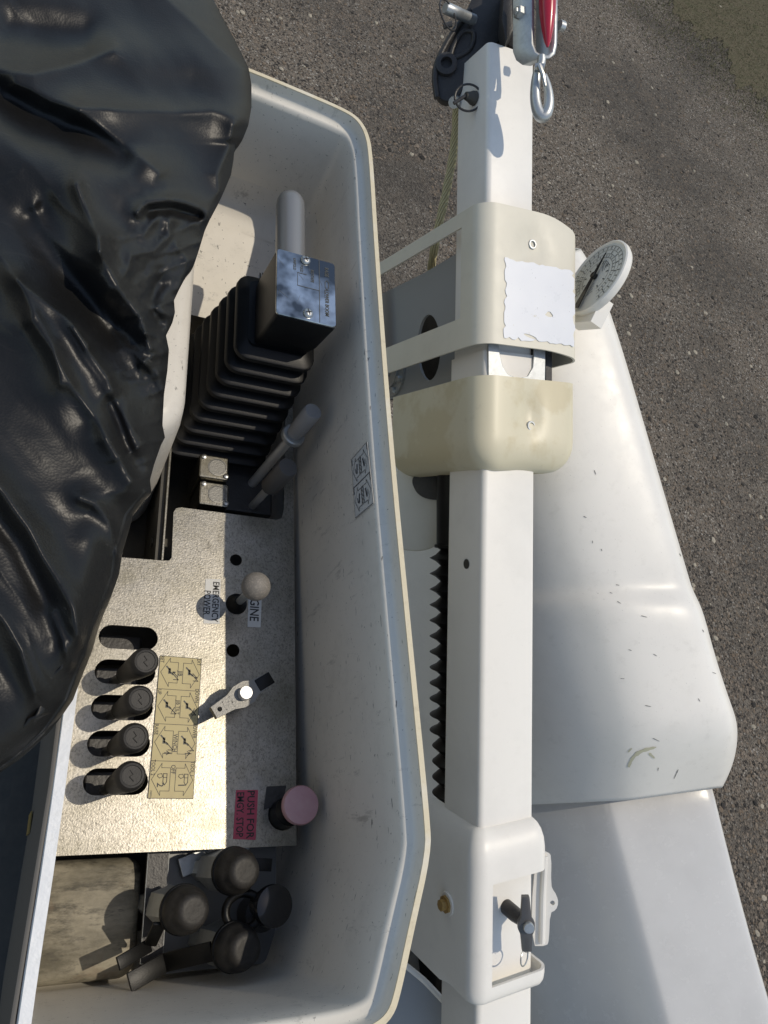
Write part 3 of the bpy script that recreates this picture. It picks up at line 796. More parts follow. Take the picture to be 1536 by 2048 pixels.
# ------------------------------------------------------------------ hydraulic couplers
G = 'hydraulic couplings in the near end of the tray'
cp = [(492, 1743, 'hydraulic coupling with a domed black rubber cap beside the panel edge'), (389, 1823, 'hydraulic coupling with a black rubber cap, its strap reaching over the liner hump'), (494, 1900, 'hydraulic coupling with a large black rubber cap nearest the end wall')]
for i, (px, py, lab) in enumerate(cp):
    T = Pz(px, py, -.785); B0 = T + np.array([-.012, .002, -.066]); ax = nrm(T - B0); L = np.linalg.norm(T - B0)
    t = thing('hydraulic_coupling', lab, 'hydraulic coupling', B0, G)
    b = MB(); b.lathe(B0, ax, [(.012, -.06), (.012, -.012), (.0185, -.0115), (.0195, -.009), (.0195, .024), (.0185, .027), (.015, .028)], 6); obj('hex_nut', b, GALV, t, smooth=20)
    b = MB(); b.lathe(B0, ax, [(.0168, .026), (.0168, .034)], 28); obj('ferrule', b, STEEL, t)
    b = MB(); b.lathe(B0, ax, [(.0175, .031), (.0206, .033), (.0213, .037), (.0212, .046), (.0204, .051), (.0186, .0545), (.0170, .057), (.0160, L - .005), (.0146, L - .0015), (.0122, L), (.0090, L + .0004), (.0003, L - .0003)], 36)
    obj('rubber_cap', b, CAPRUB, t, smooth=60)
    b = MB(); b.lathe(B0, ax, [(.0200, .0355), (.0222, .036), (.0222, .0405), (.0200, .041)], 36)
    if i == 0: pts_ = [T + np.array([.010, .006, -.03]), T + np.array([.034, .004, -.03])]
    if i == 1: pts_ = [B0 + ax * .038 + np.array([-.02, -.010, 0]), Pz(300, 1890, -.85), Pz(236, 1928, -.835)]
    if i == 2: pts_ = [B0 + ax * .038 + np.array([-.02, -.002, 0]), Pz(330, 1925, -.86), Pz(258, 1966, -.85)]
    for a, c in zip(pts_, pts_[1:]):
        d = nrm(c - a); w = perp(d, (0, 0, 1)); hh = .0085 if i == 2 else .006
        b.box((a + c) / 2, (c - a) / 2, np.cross(d, w) * hh, w * .0016)
    obj('cap_strap', b, BLACKRUB, t, bevel=.0006)
t = thing('hydraulic_coupling', 'hydraulic coupling with a glossy black plug on a ring strap by the long wall', 'hydraulic coupling', Pz(515, 1830, -.88), G)
T = Pz(549, 1812, -.79); ax = nrm(np.array([.18, -.02, 1.0])); b = MB()
b.lathe(T, ax, [(.012, -.03), (.012, -.010), (.0185, -.008), (.0192, -.002), (.0186, .001), (.012, .0032), (.0003, .004)], 36); obj('plug', b, GLOSSBLK, t, smooth=50)
rc = Pz(487, 1822, -.815); b = MB(); b.tube([rc + np.array([math.cos(a) * .0165, math.sin(a) * .0155, .25 * math.cos(a) * .0165]) for a in np.linspace(0, 6.283, 33)[:-1]], .0042, 10, closed=True)
obj('ring_strap', b, BLACKRUB, t, smooth=60)
b = MB(); B0 = Pz(505, 1825, -.895); b.lathe(B0, PN, [(.017, 0), (.017, .035), (.011, .037), (.011, .06)], 20); obj('fitting', b, BLKMETAL, t)

# ------------------------------------------------------------------ black vinyl cover thrown over the near side
edge = [(-80, 380), (0, 427), (40, 448), (80, 470), (135, 497), (170, 503), (215, 503), (250, 497), (275, 487), (288, 470), (320, 467), (350, 462), (385, 447), (400, 440), (430, 424), (460, 410), (500, 398), (530, 388), (548, 374), (575, 360), (600, 348), (625, 350), (645, 345), (670, 332), (700, 338), (740, 335), (790, 328), (850, 325), (875, 330), (890, 322), (930, 308), (960, 300), (985, 303), (1005, 285), (1030, 266), (1060, 258), (1100, 246), (1150, 238), (1200, 220), (1230, 207), (1260, 196), (1300, 185), (1350, 165), (1400, 146), (1440, 118), (1465, 98), (1490, 72), (1520, 38), (1545, 0), (1562, -50)]
ey, ex = np.array([e[0] for e in edge], float), np.array([e[1] for e in edge], float)
NV_, NU_ = 420, 240
py = np.linspace(-80, 1560, NV_)[:, None] * np.ones((1, NU_))
u = np.linspace(0, 1, NU_)[None, :] ** .92
pxr = np.interp(py[:, 0], ey, ex)[:, None]
pxl = -110.0
px = pxl + u * (pxr - pxl)
ridges = [  # polyline, width, height (m), crisp crest or soft swell
    ([(-40, 132), (0, 137), (68, 147), (144, 126), (226, 99)], 45, .013, 1),
    ([(30, 165), (65, 178), (103, 198), (157, 214), (239, 217), (342, 219), (427, 219), (500, 237)], 55, .018, 1),
    ([(157, 222), (205, 256), (260, 294), (318, 338)], 55, .018, 1),
    ([(-20, 290), (120, 330), (235, 346)], 60, .016, 0),
    ([(150, 366), (164, 403), (191, 468), (198, 496)], 40, .020, 1),
    ([(198, 467), (246, 470), (290, 461), (318, 424)], 24, .010, 1),
    ([(277, 417), (301, 400), (335, 395), (369, 403), (412, 421)], 22, .016, 1),
    ([(191, 496), (219, 540), (253, 591), (284, 632), (300, 690)], 45, .018, 1),
    ([(256, 533), (260, 503), (308, 492), (338, 468), (340, 440)], 18, .009, 1),
    ([(352, 489), (373, 513), (373, 537), (355, 575)], 17, .008, 1),
    ([(65, 410), (85, 451), (137, 503), (191, 540), (219, 574)], 45, .013, 1),
    ([(30, 556), (44, 568), (103, 612), (144, 646), (178, 684)], 20, .010, 1),
    ([(467, 246), (458, 291), (434, 342), (438, 376)], 28, .012, 1),
    ([(60, 640), (105, 700), (147, 776), (202, 851), (244, 910), (262, 956)], 55, .020, 1),
    ([(150, 655), (176, 700), (210, 750), (229, 801), (273, 885)], 28, .012, 1),
    ([(160, 994), (185, 1007), (214, 1045), (236, 1108)], 26, .009, 1),
    ([(-60, 900), (0, 985), (50, 1057), (92, 1133), (139, 1221), (156, 1270)], 60, .016, 1),
    ([(176, 1090), (168, 1183), (150, 1250)], 36, .009, 0),
    ([(100, 1229), (125, 1280), (143, 1322)], 22, .007, 1),
    ([(-40, 1190), (0, 1238), (42, 1297), (71, 1380)], 35, .009, 1),
    ([(-60, 430), (0, 513), (44, 581), (103, 684), (120, 760)], 50, .015, 1),
    ([(290, 115), (390, 118), (455, 150)], 45, .010, 0),
    ([(300, -40), (360, 20), (430, 90), (495, 135)], 40, .009, 1),
    ([(290, 660), (312, 664), (338, 688)], 12, .007, 1),
    ([(285, 722), (310, 742), (330, 782)], 12, .007, 1),
    ([(300, 605), (322, 618), (346, 628)], 11, .007, 1),
]
valleys = [
    ([(0, 185), (70, 232), (150, 262), (235, 302)], 34, -.017, 0),
    ([(75, 430), (115, 505), (170, 585), (215, 650)], 34, -.014, 0),
    ([(300, 414), (345, 411), (395, 425)], 10, -.011, 0),
    ([(222, 805), (248, 868), (272, 930)], 16, -.010, 0),
    ([(60, 655), (125, 745), (180, 830)], 28, -.008, 0),
    ([(318, 560), (300, 600), (318, 645)], 13, -.010, 0),
    ([(20, 55), (90, 66), (160, 72)], 36, -.013, 0),
    ([(-20, 1010), (40, 1100), (85, 1190), (120, 1270)], 22, -.007, 0),
]
def seg_d(px, py, poly):
    best = np.full(px.shape, 1e9); fade = np.ones(px.shape)
    for (x0, y0), (x1, y1) in zip(poly, poly[1:]):
        dx, dy = x1 - x0, y1 - y0; t = np.clip(((px - x0) * dx + (py - y0) * dy) / (dx * dx + dy * dy), 0, 1)
        best = np.minimum(best, np.hypot(px - x0 - t * dx, py - y0 - t * dy))
    return best
wx = px + 22 * (fbm(px / 150, py / 150, 3, 2) - .5); wy = py + 22 * (fbm(px / 150, py / 150, 9, 2) - .5)
hgt = np.zeros(px.shape)
for poly, w, a, sh in ridges + valleys:
    d = seg_d(wx, wy, poly)
    hgt += 1.25 * a * (np.exp(-(np.sqrt(d * d + 20) - 4.5) / w * 1.25) if sh else np.exp(-(d / (w * 1.2)) ** 2))
al = (px * .62 + py * .78); ac = (px * .78 - py * .62)
hgt += .024 * (fbm(ac / 170, al / 560, 21, 2) - .5) + .003 * (fbm(ac / 45, al / 150, 31, 2) - .5)
crumple = np.exp(-((px - 310) / 80) ** 2 - ((py - 620) / 210) ** 2)
rn = 1 - np.abs(2 * fbm(px / 38, py / 34, 41, 3) - 1)
hgt += crumple * .006 * (rn - .6)
hgt += .0002 * (1 - np.abs(2 * fbm(px / 46 + 3, py / 60, 51, 3) - 1))
def blur(a, r):
    k = np.exp(-np.linspace(-2, 2, 2 * r + 1) ** 2); k /= k.sum()
    for ax_ in (0, 1):
        pad = [(r, r) if i == ax_ else (0, 0) for i in range(2)]; q = np.pad(a, pad, mode='edge')
        a = sum(k[i] * np.take(q, range(i, i + a.shape[ax_]), axis=ax_) for i in range(2 * r + 1))
    return a
hgt = blur(hgt, 2) * .5 + blur(hgt, 1) * .5
cr = 1 - np.abs(2 * fbm(ac / 90 + .3 * fbm(px / 90, py / 90, 77, 2), al / 420, 61, 2) - 1)
hgt += .0016 * np.clip((cr - .72) / .28, 0, 1) ** 1.6
# tight gathers along the free edge
gp = py + .35 * px + 26 * fbm(px / 60, py / 60, 83, 2)
gt = 1 - np.abs(2 * value_noise(gp / 34.0, np.full(px.shape, 4.2), 87) - 1)
hgt += .0075 * gt ** 1.5 * np.exp(-(pxr - px) / 46.0) * np.clip((py - 380) / 80, 0, 1) * np.clip((1010 - py) / 60, 0, 1)
# puffed middle, drawn down at the free edge
eu = (pxr - px)
hgt += .035 * (1 - np.exp(-eu / 90.0)) + .018 * np.sin(np.clip(py / 1500, 0, 1) * math.pi)
hgt -= .010 * np.exp(-eu / 14.0)
rays = np.stack([(px - 768) / F, -(py - 1024) / F, -np.ones_like(px)], -1) @ R.T
hgt += .0035 / (1 + np.exp((eu - 15) / 1.6)) * (py > 980)
hgt = np.where(hgt < -.004, -.004 + .3 * (hgt + .004), hgt)
depth = (-.574) / rays[..., 2]
P = rays * (depth - hgt)[..., None]
# roll the free edge under
edge_in = P[:, -9, :] - P[:, -1, :]; edge_in /= np.linalg.norm(edge_in, axis=1)[:, None]
cols = [P]
for k in range(1, 9):
    a = k / 8 * math.pi * .8; r = .009
    q = P[:, -1, :] + edge_in * (r * (1 - math.cos(a))) * 1.3 + np.array([0, 0, -1.0]) * r * 2.2 * math.sin(a * .62)
    cols.append(q[:, None, :])
for k in range(1, 5):
    cols.append((cols[8 + 0] + 0 * cols[8])[:, :, :] + edge_in[:, None, :] * .012 * k + np.array([0, 0, -.006 * k]))
P = np.concatenate(cols, 1); nu = P.shape[1]
idx = np.arange(NV_ * nu).reshape(NV_, nu)
fc = np.stack([idx[:-1, :-1], idx[1:, :-1], idx[1:, 1:], idx[:-1, 1:]], -1).reshape(-1, 4)
b = MB(); b.v = [tuple(p) for p in P.reshape(-1, 3)]; b.f = [tuple(int(i) for i in f) for f in fc]; b.m = [0] * len(b.f)
cover = obj('vinyl_cover', b, VINYL, smooth=80, weld=False, loc=(.05, .35, -.58), label='crumpled black vinyl cover folded back over the edge of the white tray', cat='cover')
md = cover.modifiers.new('cloth', 'SOLIDIFY'); md.thickness = .0018; md.offset = -1

# ------------------------------------------------------------------ jib, seen running up the picture: camera-parallel frame
CX, CY, CZ = R[:, 0], R[:, 1], R[:, 2]
ALPHA = math.radians(62)
EL = np.array([-math.cos(ALPHA), 0, -math.sin(ALPHA)])     # along the shaded face, away from the near edge
ER = np.array([math.sin(ALPHA), 0, -math.cos(ALPHA)])      # along the sunny face
def near_edge(py):                                          # near edge of the jib tube at that height of the picture (camera metres)
    t = (py - 80) / 1570.0; d = 1.40 - .12 * t; pxn = 978 - 18 * t
    return np.array([(pxn - 768) / F * d, -(py - 1024) / F * d, -d])
def jibp(py, l=0.0, r=0.0):                                 # l metres along the shaded face, r along the sunny one
    return R @ (near_edge(py) + EL * l + ER * r)
NLf, NRt = R @ np.array([-math.sin(ALPHA), 0, math.cos(ALPHA)]), R @ np.array([math.cos(ALPHA), 0, math.sin(ALPHA)])
jib = thing('jib', 'white square jib tube with a black cast head, running beside the tray', 'jib', jibp(900, .05, .05))
SJ = .106
def sq_ring(py, grow=0.0, rad=.010, side=SJ):
    c = near_edge(py) + (EL + ER) * side / 2; w = side + 2 * grow
    return [R @ (c + EL * x + ER * y) for x, y in rrect(w, w, rad, 4)]
b = MB(); b.loft([sq_ring(82), sq_ring(600), sq_ring(930)], True, True)
obj('extension_tube', b, WHITE_JIB, jib, smooth=30)
b = MB(); b.loft([sq_ring(700, .004), sq_ring(960, .004), sq_ring(2300, .004)], True, True)
V_ = None
tube = obj('base_tube', b, WHITE_JIB, jib, smooth=30)
b = MB(); c = jibp(1131, .043, 0) + NLf * .0045; b.lathe(c, NLf, [(.0095, 0), (.0095, .0006), (.0075, .0005), (.0072, -.02)], 24, mi=0, cap0=False)
b.lathe(c + NLf * .0008, NLf, [(.0086, 0), (.0003, .0001)], 24, mi=1)
obj('side_hole', b, [GALV, DARKIN], jib)
# black cast head plate behind the tube end
DP = 1.47
def cp_(px, py, d=DP): return D(px, py, d)
poly = smooth_poly([(1022, -60), (1018, 10), (1012, 70), (985, 92), (960, 130), (935, 170), (908, 200), (890, 203), (872, 190), (865, 150), (872, 120), (890, 75), (925, 35), (945, -5), (960, -60)], 2, True)
b = MB(); b.hull([cp_(x, y) for x, y in poly], -CZ * .022)
head = obj('head_plate', b, BLKMETAL, jib, bevel=.003, smooth=35)
b = MB(); pocket = smooth_poly([(905, 95), (925, 60), (950, 62), (945, 95), (925, 110), (900, 118)], 2, True)
b.tube([cp_(x, y, DP - .001) for x, y in pocket], .005, 8, closed=True)
b.tube([cp_(x, y, DP - .002) for x, y in smooth_poly([(874, 196), (868, 152), (876, 118), (905, 65), (940, 20)], 2)], .006, 8)
obj('cast_rib', b, BLKMETAL, head, smooth=60)
b = MB(); b.lathe(cp_(892, 132, DP), CZ, [(.021, -.002), (.021, .010), (.017, .012), (.011, .0125), (.011, .002)], 24); obj('pin_boss', b, BLKMETAL, head)
b = MB(); b.hull([cp_(x, y, 1.40) for x, y in ((1010, -60), (1022, -60), (1026, 60), (1012, 84), (1004, 40))], -CZ * .05)
b.hull([cp_(x, y, 1.43) for x, y in ((1022, -60), (1048, -60), (1044, 100), (1016, 90))], -CZ * .08)
obj('side_cheek', b, BLKMETAL, jib, bevel=.002)
def ring_pts(c, n_, r, hint=(0, 0, 1), k=28, ell=1.0):
    n_ = nrm(n_); a = perp(n_, hint); w = np.cross(n_, a)
    return [c + a * r * math.cos(2 * math.pi * i / k) + w * r * ell * math.sin(2 * math.pi * i / k) for i in range(k)]
# pull pin sticking out of the head
a0, a1 = cp_(893, 17, 1.42), cp_(948, 40, 1.46)
b = MB(); ax = nrm(a1 - a0); b.lathe(a0, ax, [(.0085, -.004), (.0105, 0), (.0105, .03), (.0098, .031), (.0098, np.linalg.norm(a1 - a0))], 20)
pin = obj('clevis_pin', b, GALV, jib)
b = MB(); b.tube(ring_pts(cp_(896, 30, 1.405), nrm(CX * .75 + CZ * .6 + CY * .1), .0265), .0016, 8, closed=True); b.lathe(cp_(887, 53, 1.405), nrm(CX + CY * .3), [(.005, 0), (.005, .016)], 10)
obj('split_ring', b, BLKMETAL, pin)
# retaining pin through the tube
c = jibp(176, .041, 0) + NLf * .002
b = MB(); b.lathe(c, NLf, [(.013, 0), (.012, .006), (.009, .012), (.007, .02)], 20)
pin = obj('retaining_pin', b, DARKIN, jib)
b = MB(); b.tube(ring_pts(c + NLf * .014 + CY * -.002, nrm(NLf + CX * .9), .025), .0021, 8, closed=True); b.tube([c + NLf * .02, c + NLf * .02 - CX * .022 - CY * .014], .0035, 8)
obj('split_ring', b, BLKMETAL, pin)
b = MB(); b.tube([cp_(908, 205, 1.47), cp_(914, 196, 1.5), cp_(925, 190, 1.52)], .011, 12); obj('rope_guide', b, GALV, jib)

# hook block hanging at the head
hb_ = thing('hook_block', 'galvanised hook with a U-shaped yoke and red roller hanging at the jib head', 'hook', D(1080, 120, 1.33))
DH = 1.335
yo = nrm(CX * .96 - CZ * .05)
def hp(px, py, d=DH): return D(px, py, d)
Fn = nrm(CZ * .80 + CX * .55 + CY * .1)                       # the yoke's open side looks towards us and right
path = [hp(1066, -60), hp(1066, 40), hp(1066, 88), hp(1072, 104), hp(1084, 112), hp(1098, 113), hp(1108, 106), hp(1112, 88), hp(1113, 40), hp(1113, -60)]
b = MB(); rings = []
for i, p in enumerate(path):
    t = nrm(path[min(i + 1, len(path) - 1)] - path[max(i - 1, 0)]); w = nrm(np.cross(t, Fn))
    rings.append([p + w * .0035 + Fn * 0, p - w * .0035, p - w * .0035 - nrm(CZ * .55 + CX * .80) * .036 + CY * -.002, p + w * .0035 - nrm(CZ * .55 + CX * .80) * .036 + CY * -.002])
b.loft(rings); yk = obj('yoke', b, GALV, hb_, bevel=.0015, smooth=40)
c = hp(1046, 28, 1.35); axb = nrm(-CX * .8 + CZ * .45)
b = MB(); b.lathe(c, axb, [(.013, -.002), (.013, .004), (.011, .0045), (.011, .013), (.009, .0145), (.0062, .0146), (.006, .018), (.003, .019)], 6, hint=CY); obj('bolt', b, GALV, yk, smooth=25)
b = MB(); b.lathe(hp(1118, 50, 1.345), -axb, [(.009, 0), (.009, .01), (.005, .012)], 12); obj('nut', b, GALV, yk)
b = MB(); rc = hp(1095, -8, 1.328)
b.lathe(rc - CY * .01, CY, [(.002, -.078), (.006, -.068), (.0105, -.045), (.014, -.02), (.0155, .01), (.016, .06)], 28); obj('red_roller', b, REDPL, hb_, smooth=60)
hk = [hp(1083, 112), hp(1083, 128), hp(1076, 140), hp(1071, 165), hp(1070, 195), hp(1074, 220), hp(1083, 235), hp(1092, 230), hp(1098, 212), hp(1098, 190), hp(1094, 168), hp(1088, 150)]
hk = smooth_poly(hk, 2); n_ = len(hk)
rad = np.interp(np.linspace(0, 1, n_), [0, .12, .3, .5, .62, .8, 1], [.007, .0075, .0085, .0105, .0105, .008, .0045])
b = MB(); b.tube(hk, list(rad), 14); obj('hook', b, GALV, hb_, smooth=60)
b = MB(); b.tube([hp(1078, 130, 1.32), hp(1086, 150, 1.318), hp(1091, 172, 1.322)], [.0045, .004, .002], 8); b.lathe(hp(1074, 134, 1.325), nrm(CX), [(.006, -.004), (.006, .012)], 10); obj('safety_latch', b, STEEL, hb_)

# rope
b = MB(); rp = smooth_poly([D(914, 205, 1.56), D(912, 260, 1.56), D(905, 320, 1.56), D(893, 380, 1.56), D(880, 440, 1.56), D(868, 500, 1.60), D(862, 540, 1.66), D(860, 570, 1.72)], 2)
b.tube(rp, [.0085 + .0007 * math.sin(i * 2.1) for i in range(len(rp))], 12)
obj('winch_rope', b, ROPE, smooth=70, label='thin pale yellow braided rope running behind the white jib', cat='rope', loc=rp[-1])

# ------------------------------------------------------------------ moulded covers round the jib
def sleeve(path2, ys, hole=None, thick=.004, shape=None):
    """path2: (l, r) offsets from the near edge; ys: picture heights; wall of a moulded sleeve that follows the jib"""
    me = bmesh.new(); grid = []
    for y in ys:
        row = []
        for k, (l, r) in enumerate(path2):
            p = near_edge(y) + EL * l + ER * r
            if shape is not None: p = shape(p, l, r, y, k)
            row.append(me.verts.new(Vector(R @ p)))
        grid.append(row)
    for i in range(len(ys) - 1):
        for j in range(len(path2) - 1):
            if hole and hole(j, i): continue
            me.faces.new((grid[i][j], grid[i][j + 1], grid[i + 1][j + 1], grid[i + 1][j]))
    for v in [v for v in me.verts if not v.link_faces]: me.verts.remove(v)
    bmesh.ops.recalc_face_normals(me, faces=me.faces)
    # make the outside face the lens
    s_ = sum(f.normal.dot(Vector(CZ)) * f.calc_area() for f in me.faces)
    if s_ < 0: bmesh.ops.reverse_faces(me, faces=me.faces)
    bmesh.ops.solidify(me, geom=list(me.faces), thickness=thick)
    me.verts.index_update()
    b = MB(); b.v = [tuple(v.co) for v in me.verts]; b.f = [tuple(v.index for v in f.verts) for f in me.faces]; b.m = [0] * len(b.f)
    me.free(); return b
def corner_path(a, l_len, r_len, rad, wrap, n=8, nl=10, nr=14):
    """starts far along the shaded side, rounds the near corner, runs along the sunny side, turns away"""
    P = [(l, -a) for l in np.linspace(l_len, -a + rad, nl)]
    P += [(-a + rad - rad * math.sin(t), -a + rad - rad * math.cos(t)) for t in np.linspace(0, math.pi / 2, n)[1:]]
    P += [(-a, r) for r in np.linspace(-a + rad, r_len - rad * .8, nr)[1:]]
    P += [(-a + rad * .8 - rad * .8 * math.cos(t), r_len - rad * .8 + rad * .8 * math.sin(t)) for t in np.linspace(0, math.pi / 2, n)[1:]]
    P += [(l, r_len) for l in np.linspace(-a + rad * .8, wrap, 5)[1:]]
    return P
A0 = .032
P2 = corner_path(A0, .42, .192, .034, .16, nl=28)
ys = list(np.linspace(418, 694, 28))
def px_of(l, r, y):
    c = near_edge(y) + EL * l + ER * r; return 768 + F * c[0] / -c[2]
def dent(px0, py0, sx, sy, dep):
    def f(p, l, r, y, k):
        x = 768 + F * p[0] / -p[2]; yy_ = 1024 - F * p[1] / -p[2]
        if l > -A0 + .002: return p
        g = math.exp(-((x - px0) / sx) ** 2 - ((yy_ - py0) / sy) ** 2); return p - (R.T @ NRt) * dep * g
    return f
lw = [k for k, (l, r) in enumerate(P2) if r == -A0 and .026 < l < .375]
wy0, wy1 = 442, 642
_d1 = dent(1072, 492, 22, 40, .010)
def capsh(p, l, r, y, k):
    p = _d1(p, l, r, y, k); t = max(0, (r - .09) / .10)
    if t > 0: p = p - np.array([0, 1.0, 0]) * (.030 * t * t * max(0, 1 - (y - 418) / 276.0) + .012 * t * t * (y - 418) / 276.0)
    return p
b = sleeve(P2, ys, hole=lambda j, i: (j in lw and j + 1 in lw and ys[i] > wy0 and ys[i + 1] < wy1), shape=capsh)
cov1 = thing('jib_cover', 'cream moulded cover with a side window and a flaking white patch, around the jib', 'cover', jibp(690, .05, .06))
obj('shell', b, CREAM, cov1, smooth=45)
def eyelet(py, l, r, nm, par):
    c = jibp(py, l, r) - NRt * .0085; b = MB()
    b.lathe(c, NRt, [(.0088, -.004), (.0088, .002), (.0080, .0026), (.0058, .0026), (.0056, -.003)], 24, cap0=False, cap1=False); b.lathe(c, NRt, [(.0057, -.001), (.0003, -.001)], 24, mi=1, cap0=False)
    obj(nm, b, [GALV, DARKIN], par)
eyelet(482, -A0, .083, 'eyelet', cov1)
# flaking patch on the sunny face
def face_pt(s, t, lift=.0012):                 # s along the sunny face, t down the picture
    return jibp(521 + 162 * t, -A0, .014 + .163 * s) + NRt * lift
pts_ = []
for (s0_, t0_), (s1_, t1_) in (((0, 0), (1, 0)), ((1, 0), (1, 1)), ((1, 1), (0, 1)), ((0, 1), (0, 0))):
    for q in np.linspace(0, 1, 26)[:-1]:
        s, t = s0_ + (s1_ - s0_) * q, t0_ + (t1_ - t0_) * q
        j = abs(rng.normal(0, .018)) + .03 * max(0, value_noise(np.array([s * 7 + 3.1]), np.array([t * 7 + 9.7]), 5)[0] - .45)
        s = s + (j if s < .5 else -j) * (1 if abs(s - .5) > .49 else 0); t = t + (j if t < .5 else -j) * (1 if abs(t - .5) > .49 else 0)
        pts_.append((s, t))
V, Fc = plate_mesh([[(s, t) for s, t in pts_], [(.62 + .05 * math.cos(a) * (1 + .3 * math.sin(3 * a)), .62 + .035 * math.sin(a)) for a in np.linspace(0, 6.283, 12)[:-1]], [(.36 + .09 * math.cos(a), .93 + .02 * math.sin(a) + .02 * math.cos(a)) for a in np.linspace(0, 6.283, 12)[:-1]]], .01)
b = MB(); b.add([face_pt(x, y, .0012 + z * .06) for x, y, z in V], Fc)
obj('flaking_patch', b, PEEL, cov1, smooth=0)
# near cup-shaped cover
ys2 = list(np.linspace(757, 880, 12)) + [895, 908, 919, 928, 935, 940, 943]
P3 = corner_path(A0 + .004, .27, .186, .040, .13, nl=16)
def cup(p, l, r, y, k):
    p = dent(1062, 830, 20, 46, .012)(p, l, r, y, k)
    t = max(0, (y - 880) / 63.0)
    if t > 0:
        c = near_edge(y) + EL * (.05 if l < .05 else l) + ER * .075; c[1] = p[1]
        sh = 1 - math.sqrt(max(0, 1 - t * t)); p = p + (c - p) / max(1e-6, np.linalg.norm(c - p)) * min(.05 * sh, np.linalg.norm(c - p) * .9)
    return p
b = sleeve(P3, ys2, shape=cup)
cov2 = thing('jib_cover', 'cream cup-shaped cover with yellow stains and one eyelet, lower on the jib', 'cover', jibp(930, .05, .06))
obj('shell', b, CREAM2, cov2, smooth=50)
eyelet(850, -A0 - .003, .080, 'eyelet', cov2)
b = MB(); lob = smooth_poly([(770, 930), (900, 935), (900, 1040), (880, 1090), (845, 1104), (800, 1100), (770, 1090)], 2, True)
b.hull([D(x, y, 1.56) for x, y in lob], -CZ * .02); obj('skirt', b, CREAM, cov2, bevel=.004, smooth=50)
b = MB(); b.hull([D(x, y, 1.555) for x, y in smooth_poly([(826, 952), (850, 940), (900, 938), (900, 1000), (860, 1000), (836, 990), (824, 968)], 2, True)], -CZ * .003); obj('skirt_hole_shade', b, DARKIN, cov2, smooth=0)  # dark sheet laid on the skirt for a hole's shaded inside

# galvanised bracket in the gap between the covers and the mount behind the window
mount = thing('jib_mount', 'grey steel jib mount seen through the cover window, with bolted flange', 'bracket', jibp(700, .12, .12))
def lf(px, py, l):                             # point on a plane parallel to the shaded face, set back by l along the sunny direction
    o = near_edge(700) + ER * l; n_ = R.T @ NLf; r = np.array([(px - 768) / F, -(py - 1024) / F, -1.0]); return R @ (r * ((o @ n_) / (r @ n_)))
out_ = [lf(x, y, .03) for x, y in ((740, 600), (790, 575), (850, 545), (925, 500), (925, 790), (740, 800))]
ov = [lf(858 + 23 * math.cos(a), 695 + 66 * math.sin(a), .03) for a in np.linspace(0, 6.283, 29)[:-1]]
o0 = lf(858, 695, .03); uu = perp(NLf, CX); vv_ = np.cross(NLf, uu)
to2 = lambda p: ((p - o0) @ uu, (p - o0) @ vv_)
V, Fc = plate_mesh([[to2(p) for p in out_], [to2(p) for p in ov]], .006)
b = MB(); b.add([o0 + uu * x + vv_ * y + NLf * z for x, y, z in V], Fc)
mp_ = obj('side_plate', b, Mat('grey_mount_paint', (.30, .305, .30), .45).done(), mount, smooth=30)
b = MB(); c = lf(787, 745, .028); b.lathe(c, NLf, [(.052, -.01), (.052, .004), (.034, .006), (.034, .012), (.012, .013), (.010, .006)], 36); fl = obj('flange', b, GALV, mount)
for a in range(8):
    q = c + uu * .043 * math.cos(a * .785 + .3) + vv_ * .043 * math.sin(a * .785 + .3); b = MB(); b.lathe(q, NLf, [(.0075, .003), (.0075, .011), (.006, .0125)], 6); obj('flange_bolt', b, GALV, fl, smooth=25)
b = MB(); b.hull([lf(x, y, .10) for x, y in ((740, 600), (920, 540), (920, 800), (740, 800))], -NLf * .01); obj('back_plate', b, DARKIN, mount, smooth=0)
def rf(px, py, back=0.0):                      # plane parallel to the sunny face
    o = near_edge(720) + EL * back; n_ = R.T @ NRt; r = np.array([(px - 768) / F, -(py - 1024) / F, -1.0]); return R @ (r * ((o @ n_) / (r @ n_)))
br = [rf(x, y, -.008) for x, y in ((977, 640), (996, 640), (998, 700), (1006, 732), (1016, 748), (1036, 757), (1056, 752), (1066, 735), (1069, 700), (1070, 640), (1092, 640), (1090, 790), (977, 790))]
b = MB(); b.hull(br, -NRt * .004); obj('cutout_bracket', b, GALV, mount, bevel=.001, smooth=20)
b = MB(); b.hull([rf(x, y, .006) for x, y in ((1092, 660), (1104, 660), (1104, 800), (1092, 800))], -NRt * .08); obj('bracket_cheek', b, BLKMETAL, mount, smooth=0)

# ------------------------------------------------------------------ cylinder boot along the jib
b = MB(); o = D(916, 940, 1.50)
axd = -CY; prof = [(.042, -.06), (.042, .145), (.046, .1455), (.046, .151), (.040, .152)]
z0 = .156; step = .0305
for k in range(17):
    r1 = .0555 - (.005 if k > 11 else 0); prof += [(.034, z0 + k * step), (.044, z0 + k * step + .0095), (r1 - .0012, z0 + k * step + .0148), (r1, z0 + k * step + .0155), (r1 - .0012, z0 + k * step + .0162), (.044, z0 + k * step + .0215)]
prof += [(.039, z0 + 17 * step), (.039, z0 + 17 * step + .1)]
b.lathe(o, axd, prof, 40, hint=CX)
obj('cylinder_boot', b, BLACKRUB, smooth=25, label='black ribbed rubber boot over the cylinder rod beside the jib', cat='boot', loc=D(916, 1500, 1.5))

